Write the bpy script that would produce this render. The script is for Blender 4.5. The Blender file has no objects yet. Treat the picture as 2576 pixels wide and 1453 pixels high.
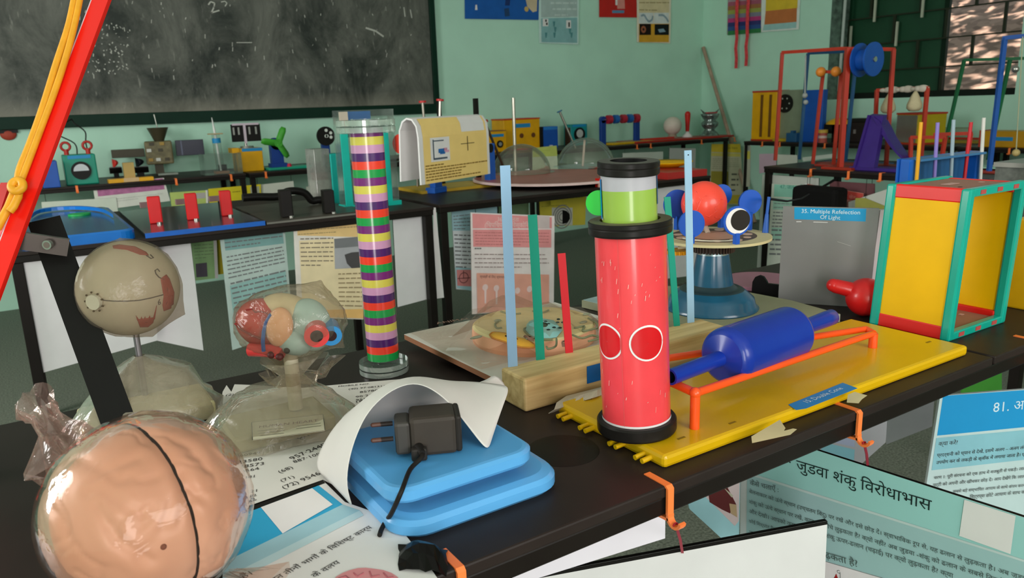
import bpy, bmesh, math, random
from mathutils import Vector as V, Matrix, noise
random.seed(7)
SC = bpy.context.scene
COL = SC.collection
# ------------------------------------------------------------------ camera
W, H, F = 2576, 1453, 1928.0
PITCH, ROLL, YAW, CZ = math.radians(13.5), math.radians(-1.95), math.radians(32.5), 1.10
CAM = V((0, 0, CZ))
_d = V((math.sin(YAW)*math.cos(PITCH), math.cos(YAW)*math.cos(PITCH), -math.sin(PITCH)))
_r = V((math.cos(YAW), -math.sin(YAW), 0)); _u = _r.cross(_d)
RR = _r*math.cos(ROLL) + _u*math.sin(ROLL); UU = -_r*math.sin(ROLL) + _u*math.cos(ROLL)
cd = bpy.data.cameras.new('camera'); cam = bpy.data.objects.new('camera', cd); COL.objects.link(cam)
cd.sensor_width = 36; cd.lens = F/W*36; cd.clip_start = .01; cd.clip_end = 200
cd.dof.use_dof = True; cd.dof.focus_distance = 0.90; cd.dof.aperture_fstop = 14.0
cam.matrix_world = Matrix(((RR.x, UU.x, -_d.x, 0), (RR.y, UU.y, -_d.y, 0), (RR.z, UU.z, -_d.z, CZ), (0, 0, 0, 1)))
SC.camera = cam
# ------------------------------------------------------------------ light and exposure
SC.view_settings.view_transform = 'Standard'; SC.view_settings.look = 'None'
SC.view_settings.gamma = 1; SC.view_settings.use_curve_mapping = False
SC.view_settings.exposure = -0.15
wd = bpy.data.worlds.new('sky'); SC.world = wd; wd.use_nodes = True
bg = wd.node_tree.nodes['Background']; bg.inputs[0].default_value = (.78, .88, 1, 1); bg.inputs[1].default_value = 1.0
def area(name, loc, rot, sx, sy, power, col):
    l = bpy.data.lights.new(name, 'AREA'); l.shape = 'RECTANGLE'; l.size = sx; l.size_y = sy; l.energy = power; l.color = col
    o = bpy.data.objects.new(name, l); o.location = loc; o.rotation_euler = rot; COL.objects.link(o); return o
area('daylight_left_window', (-2.27, 2.3, 1.75), (0, math.radians(-90), 0), 1.3, 1.1, 80, (1, .98, .95))
area('daylight_front_window', (1.0, -2.47, 1.75), (math.radians(90), 0, 0), 1.8, 1.3, 72, (1, .96, .93))
area('daylight_front_door', (-1.5, -2.47, 1.15), (math.radians(90), 0, 0), 1.0, 2.0, 74, (1, .93, .89))
sl = bpy.data.lights.new('sun', 'SUN'); sl.energy = 11; sl.angle = .02; sl.color = (1, .95, .88)
so = bpy.data.objects.new('sun', sl); COL.objects.link(so)
so.rotation_euler = V((.32, -.2, -1)).to_track_quat('-Z', 'Y').to_euler()
# ------------------------------------------------------------------ picture <-> room
def ray(px, py): return _d + RR*((px-W/2)/F) + UU*((H/2-py)/F)
def proj(p):
    v = V(p)-CAM; z = v.dot(_d); return (W/2+F*v.dot(RR)/z, H/2-F*v.dot(UU)/z, z)
def dep(p): return (V(p)-CAM).dot(_d)
def at(px, py, z=.75):
    k = ray(px, py); return CAM + k*((z-CZ)/k.z)
def ony(px, py, y):
    k = ray(px, py); return CAM + k*(y/k.y)
def onx(px, py, x):
    k = ray(px, py); return CAM + k*(x/k.x)
def onp(px, py, O, n):
    k = ray(px, py); return CAM + k*((V(O)-CAM).dot(n)/k.dot(n))
def pd(px, py, d): return CAM + ray(px, py)*d
def zat(p, py):
    k = (H/2-py)/F; A = UU - _d*k; return CZ - (p[0]*A.x+p[1]*A.y)/A.z
def onell(px, py, c, r):
    k = ray(px, py); o = CAM-V(c)
    k2 = V((k.x/r[0], k.y/r[1], k.z/r[2])); o2 = V((o.x/r[0], o.y/r[1], o.z/r[2]))
    a = k2.dot(k2); b = k2.dot(o2); cc = o2.dot(o2)-1; D = b*b-a*cc
    t = (-b-math.sqrt(D))/a if D > 0 else -b/a
    return CAM + k*t
T = .75
def smooth(pts, n=5, closed=False):
    pts = [V(p) for p in pts]; o = []; N = len(pts)
    g = (lambda i: pts[i % N]) if closed else (lambda i: pts[min(max(i, 0), N-1)])
    for i in range(N if closed else N-1):
        a, b, c, d = g(i-1), g(i), g(i+1), g(i+2)
        for k in range(n):
            t = k/n; o.append(.5*((2*b)+(c-a)*t+(2*a-5*b+4*c-d)*t*t+(3*b-a-3*c+d)*t**3))
    return o if closed else o+[pts[-1]]
# ------------------------------------------------------------------ materials
def lin(h):
    h = h.lstrip('#'); o = []
    for i in (0, 2, 4):
        c = int(h[i:i+2], 16)/255; o.append(c/12.92 if c <= .04045 else ((c+.055)/1.055)**2.4)
    return o
MATS = {}
def mm(hx, r=.5, metal=0, var=.08, sc=14, bump=0, bsc=60, coat=0, spec=.35):
    key = f'{hx}_{r}_{metal}_{var}_{sc}_{bump}_{coat}_{spec}'
    if key in MATS: return MATS[key]
    m = bpy.data.materials.new('finish_'+key.replace('#', '')); m.use_nodes = True
    nt = m.node_tree; p = nt.nodes['Principled BSDF']
    c = lin(hx)
    tc = nt.nodes.new('ShaderNodeTexCoord'); no = nt.nodes.new('ShaderNodeTexNoise'); no.inputs['Scale'].default_value = sc; no.inputs['Detail'].default_value = 4
    nt.links.new(tc.outputs['Object'], no.inputs['Vector'])
    rp = nt.nodes.new('ShaderNodeValToRGB'); rp.color_ramp.elements[0].position = .3; rp.color_ramp.elements[1].position = .7
    rp.color_ramp.elements[0].color = [x*(1-var) for x in c]+[1]; rp.color_ramp.elements[1].color = [min(1, x*(1+var)) for x in c]+[1]
    nt.links.new(no.outputs[0], rp.inputs[0]); nt.links.new(rp.outputs[0], p.inputs['Base Color'])
    p.inputs['Roughness'].default_value = r; p.inputs['Metallic'].default_value = metal; p.inputs['Specular IOR Level'].default_value = spec if max(c) > .03 else .15
    if coat: p.inputs['Coat Weight'].default_value = coat; p.inputs['Coat Roughness'].default_value = .12
    if bump:
        n2 = nt.nodes.new('ShaderNodeTexNoise'); n2.inputs['Scale'].default_value = bsc; n2.inputs['Detail'].default_value = 3
        nt.links.new(tc.outputs['Object'], n2.inputs['Vector'])
        b = nt.nodes.new('ShaderNodeBump'); b.inputs['Strength'].default_value = bump; b.inputs['Distance'].default_value = .01
        nt.links.new(n2.outputs[0], b.inputs['Height']); nt.links.new(b.outputs[0], p.inputs['Normal'])
    MATS[key] = m; return m
def clear(name, tint, op, gl=.1, rough=.08, bump=.0, bsc=30, body=.6, fr=.4):
    """clear plastic: see-through film with a faint milky body and a facing-dependent gloss"""
    if name in MATS: return MATS[name]
    m = bpy.data.materials.new(name); m.use_nodes = True; nt = m.node_tree; nt.nodes.clear(); N = nt.nodes.new; L = nt.links.new
    out = N('ShaderNodeOutputMaterial'); tr = N('ShaderNodeBsdfTransparent'); tr.inputs[0].default_value = [1-(1-x)*.5 for x in lin(tint)]+[1]
    df = N('ShaderNodeBsdfDiffuse'); df.inputs[0].default_value = [x*body/.6 for x in lin(tint)]+[1]
    g = N('ShaderNodeBsdfGlossy'); g.inputs['Roughness'].default_value = rough; g.inputs[0].default_value = (1, 1, 1, 1)
    m1 = N('ShaderNodeMixShader'); m2 = N('ShaderNodeMixShader'); lw = N('ShaderNodeLayerWeight'); lw.inputs[0].default_value = .14
    tc = N('ShaderNodeTexCoord'); no = N('ShaderNodeTexNoise'); no.inputs['Scale'].default_value = bsc; no.inputs['Detail'].default_value = 5; no.inputs['Distortion'].default_value = .6
    L(tc.outputs['Object'], no.inputs['Vector'])
    mr = N('ShaderNodeMapRange'); mr.inputs[3].default_value = op*.6; mr.inputs[4].default_value = min(1, op*1.4); L(no.outputs[0], mr.inputs[0])
    L(mr.outputs[0], m1.inputs[0]); L(tr.outputs[0], m1.inputs[1]); L(df.outputs[0], m1.inputs[2])
    ma = N('ShaderNodeMath'); ma.operation = 'MULTIPLY_ADD'; ma.inputs[1].default_value = fr; ma.inputs[2].default_value = gl; L(lw.outputs['Fresnel'], ma.inputs[0])
    L(ma.outputs[0], m2.inputs[0]); L(m1.outputs[0], m2.inputs[1]); L(g.outputs[0], m2.inputs[2]); L(m2.outputs[0], out.inputs[0])
    if bump:
        b = N('ShaderNodeBump'); b.inputs['Strength'].default_value = bump; b.inputs['Distance'].default_value = .01
        L(no.outputs[0], b.inputs['Height']); L(b.outputs[0], g.inputs['Normal']); L(b.outputs[0], df.inputs['Normal'])
    MATS[name] = m; return m
ACR = clear('clear_acrylic', '#dfe6e2', .04, .02, fr=.5)
TEALACR = clear('teal_acrylic', '#2aa79a', .5, .06)
FILM = clear('plastic_bag_film', '#c4baa4', .36, .02, .22, .35, 45)
CLFILM = clear('thin_clear_film', '#e8d8cc', .03, .008, .12, .3, 26, fr=.10)
GLASS = clear('dome_plastic', '#dadccc', .09, .03, fr=.65)
# ------------------------------------------------------------------ mesh collector
class MB:
    def __init__(s, m=None):
        s.v = []; s.f = []; s.mi = []; s.sm = []; s.mats = []; s.cur = 0; s.X = Matrix()
        if m: s.m(m)
    def m(s, mat):
        if mat not in s.mats: s.mats.append(mat)
        s.cur = s.mats.index(mat); return s
    def at(s, loc=(0, 0, 0), rz=0, rot=None):
        s.X = Matrix.Translation(loc) @ (rot.to_4x4() if rot is not None else Matrix.Rotation(rz, 4, 'Z')); return s
    def add(s, vs, fs, smooth=False):
        n = len(s.v); s.v += [tuple(s.X @ V(p)) for p in vs]
        for f in fs: s.f.append([i+n for i in f]); s.mi.append(s.cur); s.sm.append(smooth)
        return s
    def box(s, c, d, bev=0):
        bm = bmesh.new(); bmesh.ops.create_cube(bm, size=1)
        for v in bm.verts: v.co = V((v.co.x*d[0]+c[0], v.co.y*d[1]+c[1], v.co.z*d[2]+c[2]))
        if bev: bmesh.ops.bevel(bm, geom=bm.edges[:], offset=min(bev, min(d)*.45), segments=2, affect='EDGES', profile=.5)
        bm.verts.index_update(); s.add([v.co for v in bm.verts], [[v.index for v in f.verts] for f in bm.faces]); bm.free(); return s
    def cyl(s, a, b, r0, r1=None, seg=20, cap=True, smooth=True):
        a = V(a); b = V(b); r1 = r0 if r1 is None else r1; d = (b-a).normalized()
        x = d.orthogonal().normalized(); y = d.cross(x)
        ra = [a+(x*math.cos(t)+y*math.sin(t))*r0 for t in [2*math.pi*i/seg for i in range(seg)]]
        rb = [b+(x*math.cos(t)+y*math.sin(t))*r1 for t in [2*math.pi*i/seg for i in range(seg)]]
        s.add(ra+rb, [[i, (i+1) % seg, seg+(i+1) % seg, seg+i] for i in range(seg)], smooth)
        if cap:
            if r0 > 0: s.add(ra, [list(range(seg))[::-1]])
            if r1 > 0: s.add(rb, [list(range(seg))])
        return s
    def lathe(s, prof, seg=32, smooth=True, share=True):
        # profile [(r, z)] turned about the local z axis; each band has its own vertices, so edges stay crisp
        for (r0, z0), (r1, z1) in zip(prof, prof[1:]):
            vs = []
            for r, z in ((r0, z0), (r1, z1)):
                vs += [(r*math.cos(2*math.pi*i/seg), r*math.sin(2*math.pi*i/seg), z) for i in range(seg)]
            s.add(vs, [[i, (i+1) % seg, seg+(i+1) % seg, seg+i] for i in range(seg)], smooth)
        return s
    def surf(s, rows, closed=False, smooth=True):
        n = len(rows[0]); vs = [p for r in rows for p in r]; fs = []
        for j in range(len(rows)-1):
            for i in range(n if closed else n-1):
                k = (i+1) % n; fs.append([j*n+i, j*n+k, (j+1)*n+k, (j+1)*n+i])
        return s.add(vs, fs, smooth)
    def rev(s, prof, seg=32):        # smooth-shaded lathe with shared vertices
        return s.surf([[(r*math.cos(2*math.pi*i/seg), r*math.sin(2*math.pi*i/seg), z) for i in range(seg)] for r, z in prof], True)
    def tube(s, pts, r, seg=8, closed=False, cap=True):
        pts = [V(p) for p in pts]; rows = []; x = None; n = len(pts)
        for i, p in enumerate(pts):
            d = ((pts[(i+1) % n] if (closed or i < n-1) else p)-(pts[i-1] if (closed or i > 0) else p)).normalized()
            x = d.orthogonal().normalized() if x is None else (x-d*x.dot(d)).normalized()
            y = d.cross(x); rr = r[i] if isinstance(r, (list, tuple)) else r
            rows.append([p+(x*math.cos(2*math.pi*k/seg)+y*math.sin(2*math.pi*k/seg))*rr for k in range(seg)])
        if closed: rows.append(rows[0])
        s.surf(rows, True)
        if cap and not closed: s.add(rows[0], [list(range(seg))[::-1]]); s.add(rows[-1], [list(range(seg))])
        return s
    def sph(s, c, r, seg=24, rings=14):
        r = (r, r, r) if isinstance(r, (int, float)) else r
        rows = [[(c[0]+r[0]*math.sin(a)*math.cos(2*math.pi*i/seg), c[1]+r[1]*math.sin(a)*math.sin(2*math.pi*i/seg), c[2]+r[2]*math.cos(a)) for i in range(seg)]
                for a in [math.pi*max(.01, min(rings-.01, j))/rings for j in range(rings+1)]]
        return s.surf(rows, True)
    def prism(s, poly, z0, z1):
        n = len(poly); a = [(p[0], p[1], z0) for p in poly]; b = [(p[0], p[1], z1) for p in poly]
        s.add(a, [list(range(n))[::-1]]); s.add(b, [list(range(n))])
        return s.add(a+b, [[i, (i+1) % n, n+(i+1) % n, n+i] for i in range(n)])
    def slab(s, poly3, off):         # any planar polygon given thickness along a vector
        n = len(poly3); a = [V(p) for p in poly3]; b = [p+V(off) for p in a]
        s.add(a, [list(range(n))]); s.add(b, [list(range(n))[::-1]])
        return s.add(a+b, [[i, (i+1) % n, n+(i+1) % n, n+i] for i in range(n)])
    def strip(s, path, wv, tv):      # flat bar bent along a path: width vector and thickness vector per point
        path = [V(p) for p in path]; wv = V(wv)*.5
        rows = []
        for i, p in enumerate(path):
            t = V(tv[i]) if isinstance(tv, list) else V(tv)
            rows.append([p-wv, p+wv, p+wv+t, p-wv+t])
        s.surf(rows, True, False); s.add(rows[0], [[3, 2, 1, 0]]); s.add(rows[-1], [[0, 1, 2, 3]]); return s
    def bar(s, a, b, w, d=None, up=(0, 0, 1)):   # square bar between two points
        a = V(a); b = V(b); d = d or w; z = (b-a).normalized(); u = V(up)
        if abs(z.dot(u)) > .95: u = V((math.cos(YAW), -math.sin(YAW), 0))
        x = z.cross(u).normalized()*w/2; y = z.cross(x).normalized()*d/2
        A = [a-x-y, a+x-y, a+x+y, a-x+y]; B = [p+(b-a) for p in A]
        return s.add(A+B, [[3, 2, 1, 0], [4, 5, 6, 7]]+[[i, (i+1) % 4, 4+(i+1) % 4, 4+i] for i in range(4)])
    def text(s, txt, p0, x, y, width=None, size=None, align='L'):
        vs, fs, w0 = glyphs(txt); k = width/w0 if width else size
        x = V(x).normalized(); y = V(y).normalized(); p0 = V(p0)
        if align == 'C': p0 = p0-x*(w0*k/2)
        n = len(s.v); s.v += [tuple(s.X @ (p0+x*(a*k)+y*(b*k))) for a, b in vs]
        for f in fs: s.f.append([i+n for i in f]); s.mi.append(s.cur); s.sm.append(False)
        return s
    def build(s, name, parent=None, world=False, org=None):
        me = bpy.data.meshes.new(name); vs = s.v
        if parent is not None and world:
            inv = MW[parent.name].inverted(); vs = [tuple(inv @ V(p)) for p in vs]
        L = None
        if parent is None:
            L = V(org) if org is not None else sum((V(p) for p in vs), V())/max(1, len(vs))
            if org is None: L.z = min(p[2] for p in vs)
            vs = [tuple(V(p)-L) for p in vs]
        me.from_pydata(vs, [], s.f)
        for m in s.mats: me.materials.append(m)
        for p, a, b in zip(me.polygons, s.mi, s.sm): p.material_index = a; p.use_smooth = b
        me.update(); o = bpy.data.objects.new(name, me); COL.objects.link(o)
        if parent is not None: o.parent = parent; MW[o.name] = MW[parent.name]
        else: o.location = L; MW[o.name] = Matrix.Translation(L)
        return o
MW = {}
GL = {}
def glyphs(txt):
    if txt in GL: return GL[txt]
    t = list(txt); i = 0
    while i < len(t):                # the short i sign is written before its letter
        if t[i] == '\u093f':
            j = i-1
            while j >= 2 and t[j-1] == '\u094d': j -= 2
            t.insert(j, t.pop(i))
        i += 1
    c = bpy.data.curves.new('t', 'FONT'); c.body = ''.join(t); c.resolution_u = 2
    o = bpy.data.objects.new('t', c); COL.objects.link(o); bpy.context.view_layer.update()
    me = bpy.data.meshes.new_from_object(o); bpy.data.objects.remove(o); bpy.data.curves.remove(c)
    vs = [(v.co.x, v.co.y) for v in me.vertices]; fs = [list(p.vertices) for p in me.polygons]; bpy.data.meshes.remove(me)
    GL[txt] = (vs, fs, max(v[0] for v in vs)); return GL[txt]
def tag(o, label, cat, group=None):
    o['label'] = label; o['category'] = cat
    if group: o['group'] = group
    return o
def thing(name, label, cat, loc, rz=0, group=None):
    o = bpy.data.objects.new(name, None); o.empty_display_size = .05; COL.objects.link(o); o.location = loc; o.rotation_euler = (0, 0, rz)
    MW[o.name] = Matrix.Translation(loc) @ Matrix.Rotation(rz, 4, 'Z'); return tag(o, label, cat, group)
def struct(o): o['kind'] = 'structure'; return o
def dup(root, loc, rz, label):
    r = root.copy(); COL.objects.link(r); r.location = loc; r.rotation_euler = (0, 0, rz); r['label'] = label
    for ch in list(root.children):
        c = ch.copy(); COL.objects.link(c); c.parent = r
        for g in ch.children:
            d = g.copy(); COL.objects.link(d); d.parent = c
    return r
def mod(o, kind, **kw):
    m = o.modifiers.new(kind.lower(), kind)
    for k, v in kw.items(): setattr(m, k, v)
    return o
# a flat printed board: plane given by a point and a normal (or a heading), outline and print given where they show
WHITE = mm('#e6e1e0', .6, var=.03); PAPER = mm('#dcd7d0', .7, var=.03)
INK = mm('#33302e', .7); GREYINK = mm('#77787a', .7); BLK = mm('#141210', .5)
def vplane(p, q):
    d = V(q)-V(p); d.z = 0; d.normalize(); return V(p), V((-d.y, d.x, 0))
def board(name, label, pl, corners, base, items=(), group=None, cat='poster', th=.004, edge=None, hang=None):
    O, n = V(pl[0]), V(pl[1]).normalized()
    P = [onp(x, y, O, n) for x, y in corners]
    c = sum(P, V())/len(P)
    if n.dot(CAM-c) < 0: n = -n
    b = MB(edge or base)
    b.slab(P, n*-th)
    b.m(base).add([p+n*.0002 for p in P], [list(range(len(P)))])
    k = .0002
    ux = (P[1]-P[0]).normalized()
    for it in items:
        k += .00018 if dep(c) < 2 else .0004; q = lambda x, y: onp(x, y, O, n)+n*k
        t = it[0]; b.m(it[-1])
        if t == 'P': b.add([q(x, y) for x, y in it[1]], [list(range(len(it[1])))])
        elif t == 'T':               # text on a baseline between two points
            a, e = q(*it[2]), q(*it[3]); x = (e-a).normalized(); b.text(it[1], a, x, n.cross(x), width=(e-a).length)
        elif t == 'L':               # lines too small to read: rows of word-long marks; left pts, right pts, rows, height
            (l0, r0, l1, r1), rows, hf = it[1], it[2], it[3]
            A, B_, C_, D_ = q(*l0), q(*r0), q(*l1), q(*r1); rnd = random.Random(int(l0[0]*7+l0[1]))
            for i in range(rows):
                f = i/max(1, rows-1); a = A.lerp(C_, f); e = B_.lerp(D_, f); u = (e-a).normalized(); w = n.cross(u)*((A-C_).length/max(1, rows)*hf)
                x = 0; ln = (e-a).length*(1 if i < rows-1 else .6); wl = (A-C_).length/max(1, rows)
                while x < ln:
                    g = min(ln-x, wl*rnd.uniform(.7, 2.4)); b.add([a+u*x, a+u*(x+g), a+u*(x+g)+w, a+u*x+w], [[0, 1, 2, 3]]); x += g+wl*.3
        elif t == 'O':               # ring or disc at a point: centre, outer and inner radius in metres
            cc, r1, r0 = q(*it[1]), it[2], it[3]; y = n.cross(ux); N = 28
            o_ = [cc+(ux*math.cos(2*math.pi*i/N)+y*math.sin(2*math.pi*i/N))*r1 for i in range(N)]
            if r0 <= 0: b.add(o_, [list(range(N))])
            else:
                i_ = [cc+(p-cc)*(r0/r1) for p in o_]; b.add(o_+i_, [[i, (i+1) % N, N+(i+1) % N, N+i] for i in range(N)])
        elif t == 'S':               # drawn stroke
            pts = [q(*p) for p in it[1]]; w = it[2]
            for a, e in zip(pts, pts[1:]):
                u = (e-a).normalized(); z = n.cross(u)*w/2; b.add([a-z, e-z, e+z, a+z], [[0, 1, 2, 3]])
    o = b.build(name, org=P[0])
    if hang is None: hang = group in ('hanging posters', 'hanging boards')
    top = max(P, key=lambda p: p.z)
    if hang and top.z < T-.012:      # the cord it hangs by
        m_ = top.lerp(c, .12); m_.z = top.z-.004
        MB(BLK).cyl(m_-n*th*.5, V((m_.x, m_.y, T-.014))-n*th*.5, .0012, seg=6).build('hanging_cord', o, world=True)
    return tag(o, label, cat, group)
# ------------------------------------------------------------------ the room
def wallmat(name, hx):
    m = mm(hx, .75, var=.07, sc=3, bump=.12, bsc=90); return m
MINT = mm('#b9e2cd', .75, var=.06, sc=2.5, bump=.1, bsc=120)
XW, YW, XL, YF, ZC = 5.68, 5.4, -2.3, -2.5, 3.0
def panel(name, *boxes, m=MINT):
    b = MB(m)
    for (x0, x1, y0, y1, z0, z1) in boxes: b.box(((x0+x1)/2, (y0+y1)/2, (z0+z1)/2), (x1-x0, y1-y0, z1-z0))
    return struct(b.build(name, org=((boxes[0][0]+boxes[0][1])/2, (boxes[0][2]+boxes[0][3])/2, 0)))
FLOOR = mm('#6a6e62', .6, var=.5, sc=150)
panel('floor', (XL-.15, XW+.2, YF-.15, YW+.15, -.1, 0), m=FLOOR)
panel('ceiling', (XL-.15, XW+.2, YF-.15, YW+.15, ZC, ZC+.12), m=mm('#d8ddd6', .8))
panel('wall_back', (XL-.15, XW+.2, YW, YW+.15, 0, ZC))
WY0, WY1, WZ0, WZ1 = 2.60, 4.03, 1.055, 2.25
panel('wall_right', (XW, XW+.2, WY1, YW, 0, ZC), (XW, XW+.2, YF, WY0, 0, ZC), (XW, XW+.2, WY0, WY1, 0, WZ0), (XW, XW+.2, WY0, WY1, WZ1, ZC))
panel('wall_left', (XL-.15, XL, YF, 1.7, 0, ZC), (XL-.15, XL, 2.9, YW, 0, ZC), (XL-.15, XL, 1.7, 2.9, 0, 1.05), (XL-.15, XL, 1.7, 2.9, 2.45, ZC))
panel('wall_front', (XL, -2.05, YF-.15, YF, 0, ZC), (-.95, 0, YF-.15, YF, 0, ZC), (2, XW, YF-.15, YF, 0, ZC), (0, 2, YF-.15, YF, 0, 1.05), (0, 2, YF-.15, YF, 2.45, ZC), (-2.05, -.95, YF-.15, YF, 2.2, ZC))
# window in the right wall: steel frame, brick-pattern grille, green shutter over the left half
DG = mm('#17432b', .5, var=.12, sc=5); BLKF = mm('#141b16', .5)
wn = MB(BLKF); xw = XW+.10
for y in (WY0, WY1): wn.box((xw, y, (WZ0+WZ1)/2), (.06, .05, WZ1-WZ0))
for z in (WZ0+.02, WZ1): wn.box((xw, (WY0+WY1)/2, z), (.06, WY1-WY0+.05, .05))
wn = wn.build('window_1', org=(xw, WY0, WZ0)); struct(wn)
gy0 = onx(2444, 140, xw).y; gsp = onx(2382, 70, xw).y-onx(2530, 60, xw).y
g = MB(mm('#2a2f22', .5)); rows = 5; zs = [WZ0+.01+i*.2 for i in range(rows+1)]
for z in zs: g.box((xw, (WY0+WY1)/2, z), (.012, WY1-WY0, .010))
for i in range(rows):
    for j in range(-1, 8):
        y = gy0+j*gsp+(gsp/2 if i % 2 == 0 else 0)
        if WY0 < y < WY1: g.box((xw, y, zs[i]+.1), (.014, .02, .2))
g.build('window_grille', wn, world=True)
sh = MB(DG).box((xw+.05, (3.17+WY1)/2, (WZ0+WZ1)/2), (.012, WY1-3.17, WZ1-WZ0))
sh.m(mm('#0d2416', .5)).box((xw+.05, 3.18, (WZ0+WZ1)/2), (.03, .035, WZ1-WZ0)); sh = sh.build('window_shutter', wn, world=True)
s2 = MB(mm('#b4b8a4', .5))  # pale strips painting the light caught by the grille's upright bars
for x, ya, yb in ((2199, -20, 55), (2319, -20, 44), (2138, 66, 119), (2253, 55, 116)):
    a, e = onx(x, ya, xw-.012), onx(x, yb, xw-.012); s2.box((xw-.012, e.y, (a.z+e.z)/2), (.012, .016, a.z-e.z))
s2.build('bar_highlight', wn, world=True)
ms = MB(mm('#53685c', .8, var=.5, sc=22, bump=.5, bsc=40)).box((XW+.05, WY1-.05, (WZ0+WZ1)/2), (.1, .09, WZ1-WZ0)); ms.build('window_jamb', wn, world=True)
rod = MB(mm('#a9b4ac', .4)).cyl((XW-.04, WY1-.14, 1.12), (XW-.04, WY1-.15, 2.2), .012)
tag(rod.build('curtain_rail'), 'pale grey pipe running up the left side of the barred window', 'pipe')
# outside: sunlit bank strewn with dry leaves, and a leafy canopy that dapples it
bk = bpy.data.materials.new('dry_bank'); bk.use_nodes = True; nt = bk.node_tree; p = nt.nodes['Principled BSDF']; p.inputs['Roughness'].default_value = .9
tc = nt.nodes.new('ShaderNodeTexCoord'); vo = nt.nodes.new('ShaderNodeTexVoronoi'); vo.inputs['Scale'].default_value = 9; nt.links.new(tc.outputs['Object'], vo.inputs['Vector'])
rp = nt.nodes.new('ShaderNodeValToRGB'); rp.color_ramp.elements[0].color = lin('#6e5546')+[1]; rp.color_ramp.elements[1].color = lin('#b3927e')+[1]
nt.links.new(vo.outputs['Color'], rp.inputs[0]); nt.links.new(rp.outputs[0], p.inputs['Base Color'])
b = MB(bk); N = 24
b.surf([[V((7.3+i*.22, -1+j*.5, .2+i*.10+.06*noise.noise(V((i*.5, j*.7, 0))))) for j in range(22)] for i in range(N)], smooth=True)
o = b.build('bank', org=(7.3, 2, .2)); tag(o, 'sunlit earth bank with dry leaves outside the window', 'ground'); o['kind'] = 'stuff'
lf = MB(mm('#5f8a3a', .6, var=.2)); rnd = random.Random(3)
for i in range(3000):
    c = V((7.0+rnd.random()*5, -1.5+rnd.random()*11, 3.6+rnd.random()*1.5)); a = rnd.random()*6.28; s_ = .11+.14*rnd.random()
    x = V((math.cos(a), math.sin(a), rnd.uniform(-.6, .6)))*s_; y = V((-math.sin(a), math.cos(a), rnd.uniform(-.6, .6)))*s_*.45
    lf.add([c-x, c-y, c+x, c+y], [[0, 1, 2, 3]])
o = lf.build('tree_leaves'); tag(o, 'green tree leaves over the bank outside the window', 'leaves'); o['kind'] = 'stuff'
# ------------------------------------------------------------------ chalkboard
cb = bpy.data.materials.new('chalky_slate'); cb.use_nodes = True; nt = cb.node_tree; p = nt.nodes['Principled BSDF']; p.inputs['Roughness'].default_value = .65
N = nt.nodes.new; L = nt.links.new
tc = N('ShaderNodeTexCoord'); mp = N('ShaderNodeMapping'); mp.inputs['Scale'].default_value = (1.0, 1, .62); L(tc.outputs['Object'], mp.inputs[0])
n1 = N('ShaderNodeTexNoise'); n1.inputs['Scale'].default_value = 3.2; n1.inputs['Detail'].default_value = 9; n1.inputs['Roughness'].default_value = .7; n1.inputs['Distortion'].default_value = .5; L(mp.outputs[0], n1.inputs['Vector'])
mp2 = N('ShaderNodeMapping'); mp2.inputs['Scale'].default_value = (3, 1, .8); L(tc.outputs['Object'], mp2.inputs[0])
n2 = N('ShaderNodeTexNoise'); n2.inputs['Scale'].default_value = 14; n2.inputs['Detail'].default_value = 7; L(mp2.outputs[0], n2.inputs['Vector'])
r1 = N('ShaderNodeValToRGB'); r1.color_ramp.elements[0].position = .36; r1.color_ramp.elements[0].color = lin('#1d251f')+[1]; r1.color_ramp.elements[1].position = .70; r1.color_ramp.elements[1].color = lin('#72726a')+[1]
r2 = N('ShaderNodeValToRGB'); r2.color_ramp.elements[0].position = .64; r2.color_ramp.elements[1].position = .78; r2.color_ramp.elements[0].color = (0, 0, 0, 1); r2.color_ramp.elements[1].color = (.55, .55, .55, 1)
L(n1.outputs[0], r1.inputs[0]); L(n2.outputs[0], r2.inputs[0])
mx = N('ShaderNodeMix'); mx.data_type = 'RGBA'; L(r2.outputs[0], mx.inputs[0]); L(r1.outputs[0], mx.inputs[6]); mx.inputs[7].default_value = lin('#a5a49a')+[1]
sx = N('ShaderNodeSeparateXYZ'); L(tc.outputs['Object'], sx.inputs[0])
md = N('ShaderNodeMapRange'); md.inputs[1].default_value = .10; md.inputs[2].default_value = .0; md.inputs[3].default_value = 0; md.inputs[4].default_value = .75; L(sx.outputs[2], md.inputs[0])
mu = N('ShaderNodeMath'); mu.operation = 'MULTIPLY'; L(md.outputs[0], mu.inputs[0]); L(n1.outputs[0], mu.inputs[1])
m2_ = N('ShaderNodeMix'); m2_.data_type = 'RGBA'; L(mu.outputs[0], m2_.inputs[0]); L(mx.outputs[2], m2_.inputs[6]); m2_.inputs[7].default_value = lin('#a39c8c')+[1]
L(m2_.outputs[2], p.inputs['Base Color'])
bbx0, bbx1, bbz0, bbz1 = -1.1, 2.775, 1.128, 2.4
t = thing('blackboard', 'large chalk-smeared blackboard with dark green frame on the back wall', 'blackboard', (bbx0, YW, bbz0))
sb = MB(cb).box(((bbx0+bbx1)/2, YW-.012, (bbz0+bbz1)/2), (bbx1-bbx0, .02, bbz1-bbz0)); sb = sb.build('slate', t, world=True)
DFR = mm('#0c2c20', .5)
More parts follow.
